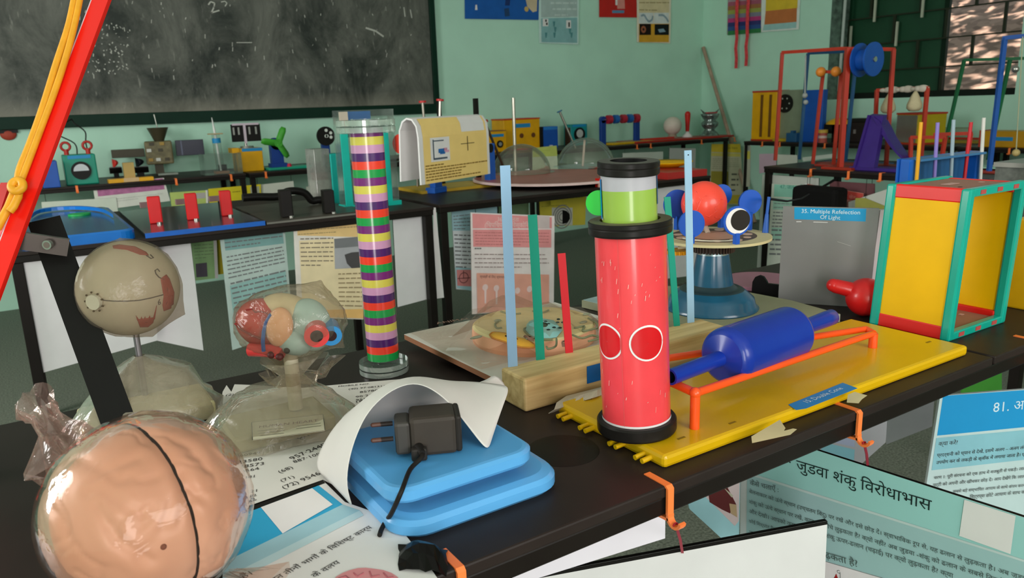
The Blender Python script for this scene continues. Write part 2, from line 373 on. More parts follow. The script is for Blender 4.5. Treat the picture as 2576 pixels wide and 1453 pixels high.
for nm, c, d in (('frame_rail', ((bbx0+bbx1)/2, YW-.02, bbz0-.036), (bbx1-bbx0+.09, .04, .072)), ('frame_rail', ((bbx0+bbx1)/2, YW-.02, bbz1+.03), (bbx1-bbx0+.09, .04, .06)),
                 ('frame_stile', (bbx1+.022, YW-.02, (bbz0+bbz1)/2), (.045, .04, bbz1-bbz0)), ('frame_stile', (bbx0-.022, YW-.02, (bbz0+bbz1)/2), (.045, .04, bbz1-bbz0))):
    MB(DFR).box(c, d, .004).build(nm, t, world=True)
ck = MB(mm('#b9b9b0', .9)); yk = YW-.0225; rnd = random.Random(11)
def chalk(pts, w=.006):
    P = [ony(x, y, yk) for x, y in pts]
    for a, e in zip(P, P[1:]):
        u = (e-a).normalized(); z = V((-u.z, 0, u.x))*w/2; ck.add([a-z, e-z, e+z, a+z], [[0, 1, 2, 3]])
chalk([(524, 12), (530, 4), (540, 8), (538, 18), (532, 32), (552, 26)], .008); chalk([(556, 5), (566, 3), (571, 8), (566, 16)]); chalk([(595, 107), (634, 107)], .005)
for i in range(70):
    x = rnd.uniform(200, 1050); y = rnd.uniform(0, 190); l = rnd.uniform(3, 11); chalk([(x, y), (x+rnd.uniform(-2, 2), y+l)], rnd.uniform(.002, .006))
for i in range(80):
    x = rnd.uniform(215, 330); y = rnd.uniform(60, 185); chalk([(x, y), (x+rnd.uniform(-4, 4), y+rnd.uniform(1, 5))], rnd.uniform(.003, .008))
chalk([(920, 70), (945, 78), (965, 92)], .012); chalk([(1016, 18), (1019, 42)], .008); chalk([(1032, 24), (1036, 45)], .008)
ck.build('chalk_mark', t, world=True)['kind'] = 'stuff'
# ------------------------------------------------------------------ tables
TOPM = mm('#2b2320', .42, var=.2, sc=9, spec=.3); FRM = mm('#1a1512', .4, var=.15, sc=12, spec=.2)
def table(label, x0, x1, y0, y1, z=T, seams=(), legx=None):
    t = thing('display_table', label, 'table', ((x0+x1)/2, (y0+y1)/2, 0), 0, 'black steel display tables')
    cuts = [x0, *seams, x1]
    for a, b in zip(cuts, cuts[1:]): MB(TOPM).box(((a+b)/2, (y0+y1)/2, z-.006), (b-a-(.005 if seams else 0), y1-y0, .012), .002).build('tabletop', t, world=True)
    f = MB(FRM); w = .026
    for y in (y0+w/2+.002, y1-w/2-.002): f.box(((x0+x1)/2, y, z-.0215), (x1-x0-.004, w, .019), .002)
    for x in (x0+w/2+.002, x1-w/2-.002): f.box((x, (y0+y1)/2, z-.0215), (w, y1-y0-.06, .019), .002)
    f.build('table_frame', t, world=True)
    for x in (legx or (x0+.02, x1-.02)):
        for y in (y0+.02, y1-.02): MB(FRM).box((x, y, (z-.031)/2), (.03, .03, z-.031), .002).build('leg', t, world=True)
    return t
lx = ony(2556, 955, 1.03).x
table('long black table nearest, carrying brain model, scale and red tube', -.20, 2.25, .475, 1.052, seams=(1.066,), legx=(-.18, lx, 2.23))
near_table = bpy.data.objects['display_table']
sq = at(1417, 1132, T); stn = MB(mm('#171210', .35, var=.2, sc=30, spec=.3)).cyl((sq.x, sq.y, T-.0002), (sq.x, sq.y, T+.00025), .0375, seg=48).build('ring_stain', near_table, world=True); stn['label'] = 'dark round stain on the tabletop'
table('black table carrying blue tray and red block board', -.05, 1.262, 2.49, 3.32)
table('black table carrying yellow card stand and clear domes', 1.298, 2.72, 2.515, 3.26)
table('black table under the blackboard carrying green meter box', -.9, 1.18, 4.80, 5.36)
table('black table by back wall carrying yellow boxes', 1.20, 3.30, 4.80, 5.36)
table('black table by back wall carrying white globe', 3.32, 5.41, 4.80, 5.36)
table('black table along window wall carrying yellow slatted box', 5.02, 5.64, 2.62, 4.30)
table('black table along window wall below the window grille', 5.02, 5.64, .9, 2.60)
table('black table carrying red frames and purple ramp', 3.24, 3.86, 1.25, 2.64)
# ------------------------------------------------------------------ orange hooks on table edges
ORG = mm('#ff8040', .35, var=.04); RIB = mm('#b01838', .6)
def hook(label, loc, rz=0, far=False):
    b = MB(ORG); w = .0075 if not far else .012
    prof = [(.030, .001), (.0, .001), (-.003, -.002), (-.003, -.028)]
    for i in range(9):
        a = math.radians(165+i*24); prof.append((-.0100-.0066*math.cos(a), -.0300+.0066*math.sin(a)))
    P = [(0, y, z) for y, z in prof]; tv = []
    for i in range(len(P)):
        a = V(P[max(0, i-1)]); e = V(P[min(len(P)-1, i+1)]); u = (e-a).normalized(); tv.append(V((0, u.z, -u.y))*-.0028)
    b.strip(P, (w, 0, 0), tv)
    b.strip([(0, -.003, -.0315), (0, .010, -.0325), (0, .016, -.0318)], (w, 0, 0), (0, 0, -.0028))
    o = b.build('table_hook', org=(0, 0, 0)); o.location = loc; o.rotation_euler = (0, 0, rz)
    return tag(o, label, 'hook', 'orange hooks on the table edges')
def hx_(px, py, label, yf): p = at(px, py, T); hook(label, (p.x, yf, T), 0, True)
for x, l in ((.245, 'orange hook on table edge nearest the blue scale, cut by frame'), (.468, 'orange hook at the near left corner of the yellow board'), (.762, 'orange hook at the right taped edge of the yellow board')):
    hook(l, (x, .474, T))
hook('orange hook cut by right frame edge below the teal-edged box', (1.183, .474, T))
for px, py, l in ((193, 468, 'small orange hook on far table edge below the green meter box'), (430, 445, 'small orange hook on far table edge below the satellite model'), (573, 437, 'small orange hook on far table edge below the clear syringe tank'), (661, 431, 'small orange hook on far table edge below the yellow solar motor box'),
                  (1565, 362, 'small orange hook on far table edge below the ring magnet stand, left of two'), (1613, 360, 'small orange hook on far table edge below the ring magnet stand, right of two'), (1712, 350, 'small orange hook on far table edge below the white globe'), (1838, 345, 'small orange hook at right end of the back wall table')):
    hx_(px, py, l, 4.80)
for px, py, l, x in ((1918, 360, 'orange hook on window wall table below yellow slatted box', 5.02), (1962, 361, 'orange hook on window wall table below the grey speaker board', 5.02), (2075, 366, 'orange hook on window wall table below the small striped jar', 5.02), (2538, 390, 'orange hook on window wall table at far right', 5.02),
                  (2040, 430, 'orange hook on red frame table, leftmost of its three', 3.24), (2135, 434, 'orange hook on red frame table, middle one of its three', 3.24), (2215, 440, 'orange hook on red frame table, rightmost of its three', 3.24)):
    p = onx(px, py, x); hook(l, (x, p.y, T), -math.pi/2, True)
def ribbon(label, a, e):
    e = onp(*e[:2], e[2], e[3]) if len(e) == 4 else e
    b = MB(RIB); a = V(a); e = V(e); r = V((math.cos(YAW), -math.sin(YAW), 0))
    b.strip([a, a.lerp(e, .5)+r*.001, e], r*.0030, V((math.sin(YAW), math.cos(YAW), 0))*.0012)
    b.tube([a+V((0, .0, -.002))+V((.003*math.cos(t), .0, .003*math.sin(t))) for t in [i*.785 for i in range(8)]], .0008, 5, True)
    tag(b.build('ribbon'), label, 'ribbon', 'red ribbons')
# ------------------------------------------------------------------ wall posters
PB = (V((0, YW-.012, 0)), V((0, -1, 0))); PRW = (V((XW-.012, 0, 0)), V((-1, 0, 0)))
def Q(x0, y0, x1, y1): return [(x0, y0), (x1, y0), (x1, y1), (x0, y1)]
DK = mm('#3b3a3c', .7)
board('wall_poster', 'deep blue board with small pieces pinned on, high on back wall', PB, [(1168, -90), (1357, -80), (1355, 50), (1170, 47)], mm('#1257a8', .5), [
    ('P', [(1196, 12), (1200, 12), (1201, 25), (1195, 25)], WHITE), ('P', [(1272, -5), (1284, -5), (1282, 14), (1270, 14)], mm('#122c66', .5)), ('P', [(1268, 22), (1280, 20), (1282, 40), (1270, 42)], mm('#1d3d66', .5)),
    ('P', [(1318, -20), (1352, -20), (1350, 28), (1340, 31), (1326, 16)], mm('#cbb89a', .8)), ('O', (1324, 23), .02, 0, mm('#c9a860', .6))], 'posters on the walls')
board('wall_poster', 'pale grey-blue text poster with white edges on back wall', PB, [(1352, -90), (1457, -80), (1455, 112), (1357, 108)], mm('#c9e2dc', .5), [
    ('P', [(1361, -60), (1452, -60), (1452, 42), (1361, 44)], mm('#a9bcb9', .6)), ('P', [(1361, 46), (1452, 44), (1452, 108), (1362, 106)], mm('#86b4b6', .6)), ('L', ((1385, 10), (1450, 10), (1395, 40), (1450, 40)), 3, .4, mm('#c4d3cf', .6)),
    ('P', Q(1365, 47, 1379, 66), WHITE), ('P', Q(1424, 51, 1436, 71), WHITE), ('P', Q(1371, 49, 1375, 55), INK), ('P', Q(1373, 57, 1377, 63), INK), ('P', Q(1429, 56, 1433, 68), INK)]
    + [('P', [(x-3, y-8), (x+3, y-8), (x+1, y+5), (x-1, y+5)], mm('#4f8a8d', .6)) for x, y in ((1373, 90), (1393, 62), (1394, 90), (1437, 90), (1396, 76), (1433, 80))], 'posters on the walls')
board('wall_poster', 'small red poster with blue label strip on back wall', PB, [(1508, -90), (1600, -90), (1602, 44), (1508, 43)], mm('#c01a14', .5), [
    ('P', [(1550, -20), (1570, -20), (1572, 22), (1553, 22)], mm('#d88a80', .6)), ('P', Q(1540, 26, 1570, 33), mm('#5d8ab0', .6)), ('P', Q(1548, -10, 1553, 13), WHITE)], 'posters on the walls')
board('wall_poster', 'cream and orange poster with two dark photographs on back wall', PB, [(1602, -90), (1690, -90), (1686, 109), (1603, 106)], mm('#e8dcc8', .5), [
    ('P', [(1607, -60), (1684, -60), (1683, 32), (1607, 32)], mm('#dcc9a0', .6)), ('L', ((1608, 8), (1683, 8), (1608, 26), (1683, 28)), 2, .3, mm('#a8946a', .6)), ('P', Q(1607, 32, 1643, 59), mm('#d9dcdc', .6)), ('P', Q(1645, 32, 1682, 59), mm('#d9dcdc', .6)),
    ('S', [(1612, 40), (1620, 37), (1626, 48), (1632, 55), (1640, 50), (1642, 40)], .018, mm('#8fa3b0', .6)), ('S', [(1656, 38), (1668, 38), (1676, 46), (1681, 55)], .018, mm('#8fa3b0', .6)),
    ('P', [(1607, 60), (1683, 60), (1682, 106), (1607, 106)], mm('#d9a02c', .6)), ('P', Q(1608, 60, 1637, 88), mm('#201410', .6)), ('P', Q(1646, 61, 1682, 88), mm('#141a1c', .6)), ('O', (1618, 74), .03, .012, mm('#a05a3c', .6)), ('P', [(1654, 74), (1668, 72), (1674, 80), (1658, 82)], mm('#8aa4b4', .6))], 'posters on the walls')
rb = ['#a78f98', '#a2566b', '#a06a40', '#9aa04c', '#7f7f90', '#b83a78', '#2e3270', '#2c508c', '#2f7a44']
its = []
for i, c in enumerate(rb):
    y0 = -8+i*10.4; its.append(('P', [(1832, y0+3), (1915, y0-4), (1915, y0+6.4), (1831, y0+13.4)], mm(c, .6)))
board('wall_poster', 'rainbow striped poster behind two red ribbons on right wall', PRW, [(1833, -80), (1918, -95), (1914, 78), (1829, 87)], mm('#a78f98', .6), its, 'posters on the walls')
board('wall_poster', 'yellow and orange poster with white plastic edges on right wall', PRW, [(1918, -60), (2016, -68), (2009, 74), (1913, 81)], mm('#dfe6e0', .4), [
    ('P', [(1928, -50), (2010, -55), (2006, 20), (1926, 28)], mm('#dcb930', .6)), ('P', [(1926, 28), (2005, 20), (2004, 55), (1923, 62)], mm('#c0703c', .6)), ('P', [(1922, 62), (2004, 55), (2003, 70), (1919, 77)], mm('#9cc6c4', .6))], 'posters on the walls')
for a, b_, l in (((1856, -60), (1852, 172), 'left one of two red satin ribbons hanging over rainbow poster'), ((1885, -60), (1877, 166), 'right one of two red satin ribbons hanging over rainbow poster')):
    rr = MB(mm('#e0444c', .45, var=.25, sc=30)); P0 = onx(*a, XW-.04); P1 = onx(*b_, XW-.04)
    rr.strip([P0.lerp(P1, i/9)+V((-.006*(i % 2), .004*math.sin(i*2), 0)) for i in range(10)], (0, .034, 0), (-.002, 0, 0))
    tag(rr.build('hanging_ribbon'), l, 'ribbon', 'red ribbons on the right wall')
st = MB(mm('#a58c78', .7, var=.15, sc=20)); A = at(1880, 440, .0); 
st.cyl(ony(1769, 119, YW-.04), V((5.50, 4.55, 0.005)), .017); tag(st.build('wooden_pole'), 'plain wooden pole leaning in the corner of the walls', 'pole')
# ------------------------------------------------------------------ things on the tables by the back wall
def std(px0, px1, pyt, pyb, z=T, ylim=(4.86, 5.28)):
    m = (px0+px1)/2; p = at(m, pyb, z); y = min(max(p.y, ylim[0]), ylim[1]); p = ony(m, pyb, y); a = ony(px0, pyb, y); b = ony(px1, pyb, y)
    return p.x, y, b.x-a.x, zat((p.x, y), pyt)-z
TEALB = mm('#128a72', .4); BLU = mm('#1550a8', .4); BLUD = mm('#123a86', .4); YEL = mm('#e0a200', .4); YELB = mm('#f2b800', .5, var=.05, spec=.2); RED = mm('#d81e16', .38, var=.05); LABB = mm('#1f86bd', .45); DKB = mm('#1b1917', .4); STEEL = mm('#b0aca6', .25, .9)
x, y, w, h = std(108, 152, 404, 470)
tag(MB(BLU).box((x, y, T+h/2), (w, .14, h), .004).build('blue_box'), 'small plain blue box on far table half behind the red bar', 'box')
x, y, w, h = std(168, 250, 388, 463)
t = thing('meter_box', 'green meter box with round dial and red terminals on far table', 'meter', (x, y, T))
MB(TEALB).box((0, .03, h/2), (w, .12, h), .006).m(LABB).box((0, -.031, h*.92), (w*.7, .002, h*.11)).build('meter_case', t)
dl = MB(DKB).cyl((0, -.030, h*.47), (0, -.038, h*.47), h*.30, seg=32).build('dial', t)
d2 = MB(mm('#c8ccd0', .4)); r_ = h*.23; d2.add([(r_*math.cos(math.pi*i/14), -.0385, h*.46+r_*math.sin(math.pi*i/14)) for i in range(15)], [list(range(15))]); d2.build('dial_face', dl)
for sx in (-.5, .45):
    MB(mm('#b02820', .4)).tube([(w*sx*.7+.022*math.cos(a), 0, h+.045+.022*math.sin(a)) for a in [i*.5236 for i in range(12)]], .007, 6, True).cyl((w*sx*.7, 0, h), (w*sx*.7, 0, h+.03), .012).build('terminal', t)
for a, e in ((.02, -.05), (.09, .01)):
    MB(DKB).tube(smooth([(w*a*5-.02, .01, h), (w*a*5-.025, .01, h+.06), (a-.05+e*1.2, .02, h+.12), (e*.9, .03, h+.165), (.0, .05, h+.19)]), .0035, 6).build('cable', t)
# boats on a strip
x, y, w, h = std(272, 385, 445, 458)
t = thing('display_strip', 'yellow and tan strip board under two toy boats on far table', 'board', (x, y-.02, T))
MB(YEL).box((0, 0, .01), (w, .07, .02)).build('base_strip', t); MB(mm('#b89a5c', .6)).box((-.0, .02, .06), (w*.24, .04, .09)).m(mm('#caa87c', .6)).box((0, -.036, .012), (w*.34, .002, .022)).build('tan_block', t)
for px0, px1, pt, c, l in ((280, 312, 400, '#d8281c', 'toy boat with red sail beside the tan block'), (335, 380, 397, '#15151f', 'toy boat with black sail beside the satellite model')):
    x, y, w, h = std(px0, px1, pt, 444); y += .05
    t = thing('toy_boat', l, 'toy boat', (x, y, T+.0))
    MB(DKB).surf([[(w*.5*k, .018*s_*(1-abs(k)**2), z) for k in (-1, -.5, 0, .5, 1)] for s_, z in ((-1, .055), (-.5, .02), (.5, .02), (1, .055))]).m(mm('#777777', .5)).box((0, 0, .0575), (w*.9, .02, .005)).m(DKB).box((0, 0, .011), (w*.4, .02, .022)).build('hull', t)
    MB(mm(c, .35)).surf([[(-.2*w+u*w*(.85*math.sin(v*1.5+.2))*(1-v)**.5, -.02*math.sin(u*3)*1.5, .06+v*(h-.06)) for u in (0, .25, .5, .75, 1)] for v in (0, .2, .4, .6, .8, 1)]).build('sail', t)
# satellite
x, y, w, h = std(368, 448, 352, 438); KH = mm('#6b6244', .5, var=.3, sc=40); KD = mm('#403a28', .5)
t = thing('satellite_model', 'brown toy satellite with dark solar panels on far table', 'model', (x, y, T), -.15)
MB(mm('#8d968a', .5)).prism([(-w*.12, -.09), (w*.5, -.09), (w*.42, 0), (0, 0)], 0, .01).m(KD).box((-.01, 0, .05), (.05, .05, .09)).build('stand', t)
sb = MB(KH).box((0, 0, h*.64), (w*.85, .12, h*.66), .008)
for i, (a, c) in enumerate(((-.2, .9), (.12, .9), (-.3, .72), (.05, .72), (-.28, .45), (-.05, .45), (.22, .45))): sb.m([KD, mm('#a08038', .5), mm('#c8c8c0', .4)][i % 3]).box((w*a, -.062, h*c), (w*.14, .006, h*.09))
sb.build('bus', t)
MB(KD).cyl((w*.05, 0, h*.97), (w*.05, 0, h+.075), .028, .062, 24).build('dish', t); MB(STEEL).cyl((w*.05, 0, h+.07), (w*.0, 0, h+.155), .003, .005).build('mast', t)
MB(KD).box((-w*.95, 0, h*.66), (w*1.0, .012, .05), .002).build('solar_panel', t)
MB(mm('#1c1f33', .3)).box((w*.98, -.01, h*.74), (w*.9, .012, .095), .002).m(mm('#555a70', .4)).box((w*.72, -.017, h*.74), (.008, .002, .09)).build('solar_panel', t)
# syringe tank
x, y, w, h = std(512, 605, 385, 437)
t = thing('syringe_tank', 'clear plastic tank with an upright syringe on far table', 'tank', (x, y, T))
b = MB(ACR)
for c, d in (((0, -.07, h/2), (w, .003, h)), ((0, .07, h/2), (w, .003, h)), ((-w/2, 0, h/2), (.003, .14, h)), ((w/2, 0, h/2), (.003, .14, h)), ((0, 0, .003), (w, .14, .004))): b.box(c, d)
b.build('tank', t); MB(mm('#a07258', .5)).box((.0, 0, .011), (w*.36, .07, .014)).m(DKB).box((.01, .01, .035), (.045, .03, .04)).build('tank_base', t)
hs = zat((x, y), 338)-T
MB(ACR).cyl((-.005, 0, .03), (-.01, 0, hs), .024, seg=20).m(LABB).cyl((-.009, 0, hs-.05), (-.0095, 0, hs-.022), .0247, seg=20, cap=False).build('syringe_barrel', t)
MB(mm('#b09a70', .5)).box((-.012, 0, hs+.004), (.085, .03, .007), .002).build('syringe_flange', t); MB(mm('#d8d8d4', .3)).cyl((-.004, 0, .02), (-.014, 0, hs+.02), .007).cyl((-.014, 0, hs+.02), (-.02, 0, hs+.10), .008, .002).build('plunger_rod', t)
# solar motor
x, y, w, h = std(598, 662, 372, 430)
t = thing('solar_motor', 'yellow box with turning black vanes above on far table', 'motor', (x, y, T))
MB(YEL).box((0, .03, h/2), (w, .13, h), .004).box((-w*.5-.01, 0, h*.93), (.04, .1, .03)).m(LABB).box((w*.1, -.036, h*.93), (w*.8, .002, h*.13)).build('motor_case', t)
MB(STEEL).cyl((0, .02, h), (0, .02, h+.012), .045, .04).cyl((-.01, 0, h+.01), (-.01, 0, h+.03), .008).build('motor_ring', t)
hv = zat((x, y), 312)-T
vn = MB(DKB).box((-.05, .01, (hv+h+.04)/2), (.075, .006, hv-h-.04)).box((.04, .0, (hv+h+.04)/2), (.095, .006, hv-h-.04)).m(mm('#9a9a94', .5))
for k in (-.075, -.045, .02, .06): vn.box((k, -.004, hv-.04), (.01, .004, .045))
vn.build('vane', t); MB(mm('#c9b8c4', .5)).box((-.008, 0, (hv+h)/2), (.014, .01, hv-h)).box((-.0, 0, hv), (.16, .012, .012)).build('vane_rod', t)
# fan
x, y, w, h = std(670, 778, 412, 424)
t = thing('hand_fan_stand', 'green three-blade fan on blue post with teal base', 'fan', (x, y, T))
MB(mm('#1f9a7c', .4)).box((0, 0, .008), (w, .14, .016), .004).build('fan_base', t); hp = zat((x, y), 336)-T
MB(BLUD).prism([(-.11, -.04), (-.01, -.04), (-.01, .04), (-.11, .04)], .016, .04).box((-.06, .01, (hp-.04)/2), (.075, .05, hp-.06)).at((-.06, .035, hp-.06)).cyl((0, -.05, 0), (0, 0, 0), .0375, seg=24).build('fan_post', t)
g = mm('#3f9a2c', .45)
hb = MB(g).cyl((-.055, -.025, hp-.055), (-.055, -.045, hp-.055), .026).build('fan_hub', t)
for a in (65, 170, 300):
    b = MB(g); a = math.radians(a); u = V((math.cos(a), 0, math.sin(a))); v_ = V((-u.z, 0, u.x)); c0 = V((-.055, -.036, hp-.055))
    b.surf([[c0+u*(k*.105)+v_*(s_*.02*(1 if .1 < k < .9 else .6))+V((0, .006*s_, 0)) for s_ in (-1, 0, 1)] for k in (0, .2, .5, .8, 1)])
    mod(b.build('fan_blade', t), 'SOLIDIFY', thickness=.004)
MB(mm('#d01840', .4)).cyl((.0, -.04, .016), (.0, -.04, .035), .016, .010).build('button', t)
# dark perforated disc on blue post
x, y, w, h = std(803, 848, 318, 421)
t = thing('perforated_disc', 'black disc with white holes on blue post behind clear tanks', 'disc', (x, y, T))
MB(BLUD).box((0, .02, (h-.1)/2), (.05, .03, h-.1)).build('post', t); dd = MB(DKB).cyl((0, 0, h-w/2), (0, -.014, h-w/2), w/2, seg=32).m(mm('#d8dcd4', .5))
for a, r_ in ((85, .6), (30, .62), (-15, .55), (150, .0), (0, .1)): dd.cyl((w/2*r_*math.cos(math.radians(a)), -.0138, h-w/2+w/2*r_*math.sin(math.radians(a))), (w/2*r_*math.cos(math.radians(a)), -.0145, h-w/2+w/2*r_*math.sin(math.radians(a))), w*.085, seg=12)
dd.build('disc', t)
# boxes right of the board
x, y, w, h = std(1226, 1272, 330, 382)
t = thing('speaker_box', 'small yellow box with round speaker, left of larger yellow box', 'box', (x, y, T))
MB(YEL).box((0, .05, h/2), (w, .14, h), .004).m(mm('#8a5a30', .5)).box((0, .05, h+.003), (w, .14, .006)).m(LABB).box((0, -.021, h*.8), (w*.7, .002, h*.14)).build('box_case', t)
MB(DKB).cyl((w*.12, -.02, h*.38), (w*.12, -.027, h*.38), w*.17, seg=24).m(mm('#8d8d88', .5)).cyl((w*.12, -.027, h*.38), (w*.12, -.03, h*.38), w*.09, seg=20).build('speaker', t)
x, y, w, h = std(1278, 1352, 300, 376)
t = thing('viewing_box', 'larger yellow box with red top and two round holes', 'box', (x, y, T))
MB(YEL).box((-.02, .06, h/2), (w+.06, .18, h), .004).m(mm('#c03a20', .4)).box((-.02, .06, h+.004), (w+.065, .185, .01)).box((-.02, -.03, .006), (w+.065, .01, .012)).m(LABB).box((-.02, -.031, h*.8), (w*.55, .002, h*.13)).build('box_case', t)
for k in (-.1, .3): MB(mm('#6a3a14', .6)).cyl((w*k, -.0305, h*.47), (w*k, -.033, h*.47), .019, seg=20).build('hole', t)
x, y, w, h = std(1362, 1400, 318, 372)
tag(MB(BLU).box((.01, .04, h/2), (w, .1, h), .003).m(DKB).box((-w/2+.0, .04, h/2), (.03, .1, h)).m(mm('#2a78c4', .4)).box((.012, -.011, h*.92), (w*.9, .002, h*.14)).m(mm('#c8c8c8', .4)).box((-.0, -.03, .012), (.02, .02, .024)).at((x, y, T)).build('blue_box', org=(0, 0, 0)), 'blue box with black side, right of large yellow box', 'box')
bpy.data.objects['blue_box.001'].location = (x, y, T)
x, y, w, h = std(1447, 1488, 312, 366); y = 5.2
t = thing('meter_box', 'teal meter box with dark dial behind the right dome', 'meter', (x, y, T))
MB(mm('#1a8c8c', .4)).box((0, .03, h/2), (w, .1, h), .004).m(LABB).box((0, -.021, h*.93), (w*.8, .002, h*.1)).build('meter_case', t); MB(DKB).cyl((0, -.02, h*.52), (0, -.028, h*.52), w*.33, seg=24).m(mm('#b8bcb8', .4)).cyl((0, -.028, h*.56), (0, -.029, h*.56), w*.2, seg=18).build('dial', t)
x, y, w, h = std(1428, 1449, 320, 366); tag(MB(mm('#4a2a1c', .5)).box((x, y, T+h/2), (w, .08, h), .006).build('brown_box'), 'small brown box beside the teal meter box', 'box')
# ring magnets
x, y, w, h = std(1513, 1628, 289, 356, ylim=(4.86, 4.98)); xl = ony(1520, 350, y).x-x; xr = ony(1605, 350, y).x-x
t = thing('ring_magnet_stand', 'blue two-post stand with red and blue rings on a rod', 'stand', (x, y, T))
MB(mm('#c9a018', .4)).box((.04, -.02, .009), (w*.9, .09, .018), .003).build('stand_base', t)
for xx in (xl, xr): MB(BLUD).box((xx, .02, h*.44), (.055, .03, h*.86), .006).cyl((xx, .035, h*.87), (xx, .005, h*.87), .028).build('post', t)
MB(STEEL).cyl((xl, .0, h*.87), (xr, .0, h*.87), .004).build('rod', t)
for i, px in enumerate((1532, 1549, 1568, 1584, 1601)):
    xx = ony(px, 300, y).x-x; MB(mm(['#b02438', '#1f5fa8'][i % 2], .35)).cyl((xx-.018, 0, h*.87), (xx+.018, 0, h*.87), .036, seg=24).build('ring', t)
x, y, w, h = std(1568, 1815, 338, 351, ylim=(4.85, 5.1))
tag(MB(mm('#b02c20', .45)).at((x, 5.02, T)).box((0, 0, .008), (w*.98, .26, .016), .003).m(mm('#c83428', .4)).box((-.25, -.02, .024), (.35, .05, .014)).box((-.3, .05, .022), (.3, .03, .012)).build('red_board', org=(x, 5.02, T)), 'long flat red board under white globe on back wall table', 'board')
zr = T+.016
x, y, w, h = std(1674, 1709, 294, 334, zr, (4.95, 5.05))
t = thing('white_globe', 'frosted white globe lamp on short stand on red board', 'globe', (x, y, zr)); MB(mm('#d8c8bc', .4)).sph((0, 0, h-w*.45), w*.47).build('globe', t); MB(mm('#a08c7a', .5)).cyl((0, 0, 0), (0, 0, h-w*.8), .045, .03).build('globe_stand', t)
x, y, w, h = std(1717, 1741, 279, 337, zr, (4.95, 5.05))
t = thing('suction_plunger', 'red handled plunger with white suction cup on red board', 'plunger', (x, y, zr)); MB(WHITE).at().rev([(.045, 0), (.043, .012), (.018, .035), (.012, .05), (0, .052)]).build('suction_cup', t); MB(mm('#c82018', .35)).cyl((0, 0, .05), (0, 0, h-.03), .016, .026).sph((0, 0, h-.028), .026).build('handle', t)
x, y, w, h = std(1764, 1806, 274, 332, zr, (4.95, 5.05))
t = thing('glass_figure', 'twisted mirror-glass figure with horn tips at end of red board', 'ornament', (x, y, zr))
GLS = mm('#7f8a86', .15, .7, var=.7, sc=45)
MB(GLS).rev([(w*.42, 0), (w*.32, h*.12), (w*.2, h*.22), (w*.34, h*.36), (w*.36, h*.48), (w*.24, h*.58), (w*.36, h*.72), (w*.4, h*.82), (.0, h*.84)], 12).m(mm('#b03a40', .3)).box((0, -.01, h*.86), (w*.55, .05, .012)).build('body', t)
for s_ in (-1, 1): MB(GLS).cyl((s_*w*.3, 0, h*.82), (s_*w*.56, 0, h), .012, .002).build('horn', t)
x = -.05; p = ony(22, 344, YW-.01)
tag(MB(mm('#a8402c', .6)).sph((p.x, YW-.006, p.z+.015), (.042, .014, .035), 16, 10).m(DKB).box((p.x, YW-.01, p.z+.03), (.10, .015, .018)).build('wall_mount'), 'small red bowl-shaped holder on back wall far left', 'holder')
# ------------------------------------------------------------------ things along the window wall
REDF = mm('#b43420', .45); BLUF = mm('#1d4f78', .45); GRNF = mm('#125a34', .45); PUR = mm('#3a2178', .4); BLUP = mm('#1f52a0', .45)
def stx(px0, px1, pyt, pyb, x, z=T):
    a = onx(px0, pyb, x); b = onx(px1, pyb, x); return (a.y+b.y)/2, a.y-b.y, zat((x, (a.y+b.y)/2), pyt)-z
xx = 5.12
y, w, h = stx(1889, 1950, 228, 352, xx)
t = thing('slatted_box', 'tall yellow box with two vertical slots and red edges', 'box', (xx, y, T))
MB(YEL).box((.07, 0, h/2), (.14, w, h-.02), .003).m(REDF).box((.07, 0, h-.006), (.145, w+.005, .014)).box((.07, 0, .006), (.145, w+.005, .012)).build('box_case', t)
for k in (-.1, .25): MB(mm('#6e4406', .7)).box((-.001, -w*k, h*.5), (.004, w*.1, h*.84)).build('slot', t)
y, w, h = stx(1955, 2016, 226, 352, xx+.05)
t = thing('speaker_board', 'grey-green upright board with black perforated disc', 'board', (xx+.05, y, T))
MB(mm('#7f8a72', .6)).box((.01, 0, h/2), (.015, w*1.05, h)).build('panel', t); dd = MB(DKB).cyl((0, w*.22, h*.74), (-.012, w*.22, h*.74), w*.31, seg=32).m(mm('#a8aca0', .5))
for i in range(6): a = i*1.047; dd.cyl((-.011, w*.22+w*.19*math.cos(a), h*.74+w*.19*math.sin(a)), (-.0125, w*.22+w*.19*math.cos(a), h*.74+w*.19*math.sin(a)), w*.028, seg=10)
dd.build('disc', t); MB(mm('#b89a20', .5)).box((-.04, -.01, .012), (.09, w*.9, .02)).build('foot_strip', t)
y, w, h = stx(1986, 2012, 328, 353, xx-.02); tag(MB(BLUF).at((xx-.04, y, T)).box((0, 0, h*.4), (.05, w, h*.8), .004).box((0, 0, h*.85), (.03, w*.3, h*.3)).build('blue_block'), 'little blue block at foot of grey speaker board', 'block')
y, w, h = stx(2013, 2064, 226, 352, xx); tag(MB(BLU).at((xx, y, T)).box((.03, 0, h/2), (.05, w, h), .003).build('blue_box'), 'tall plain blue box right of grey speaker board', 'box')
y, w, h = stx(2058, 2079, 326, 362, xx-.03)
t = thing('striped_jar', 'small jar banded yellow, red and white on window wall table', 'jar', (xx-.03, y, T)); MB(mm('#b05044', .5)).cyl((0, 0, 0), (0, 0, h*.35), w*.45).cyl((0, 0, h*.55), (0, 0, h*.76), w*.45).m(mm('#d0b0a8', .5)).cyl((0, 0, h*.35), (0, 0, h*.55), w*.44).build('jar', t); MB(mm('#c8a040', .5)).cyl((0, 0, h*.76), (0, 0, h), w*.5).build('lid', t)
y, w, h = stx(2122, 2182, 298, 366, 5.25)
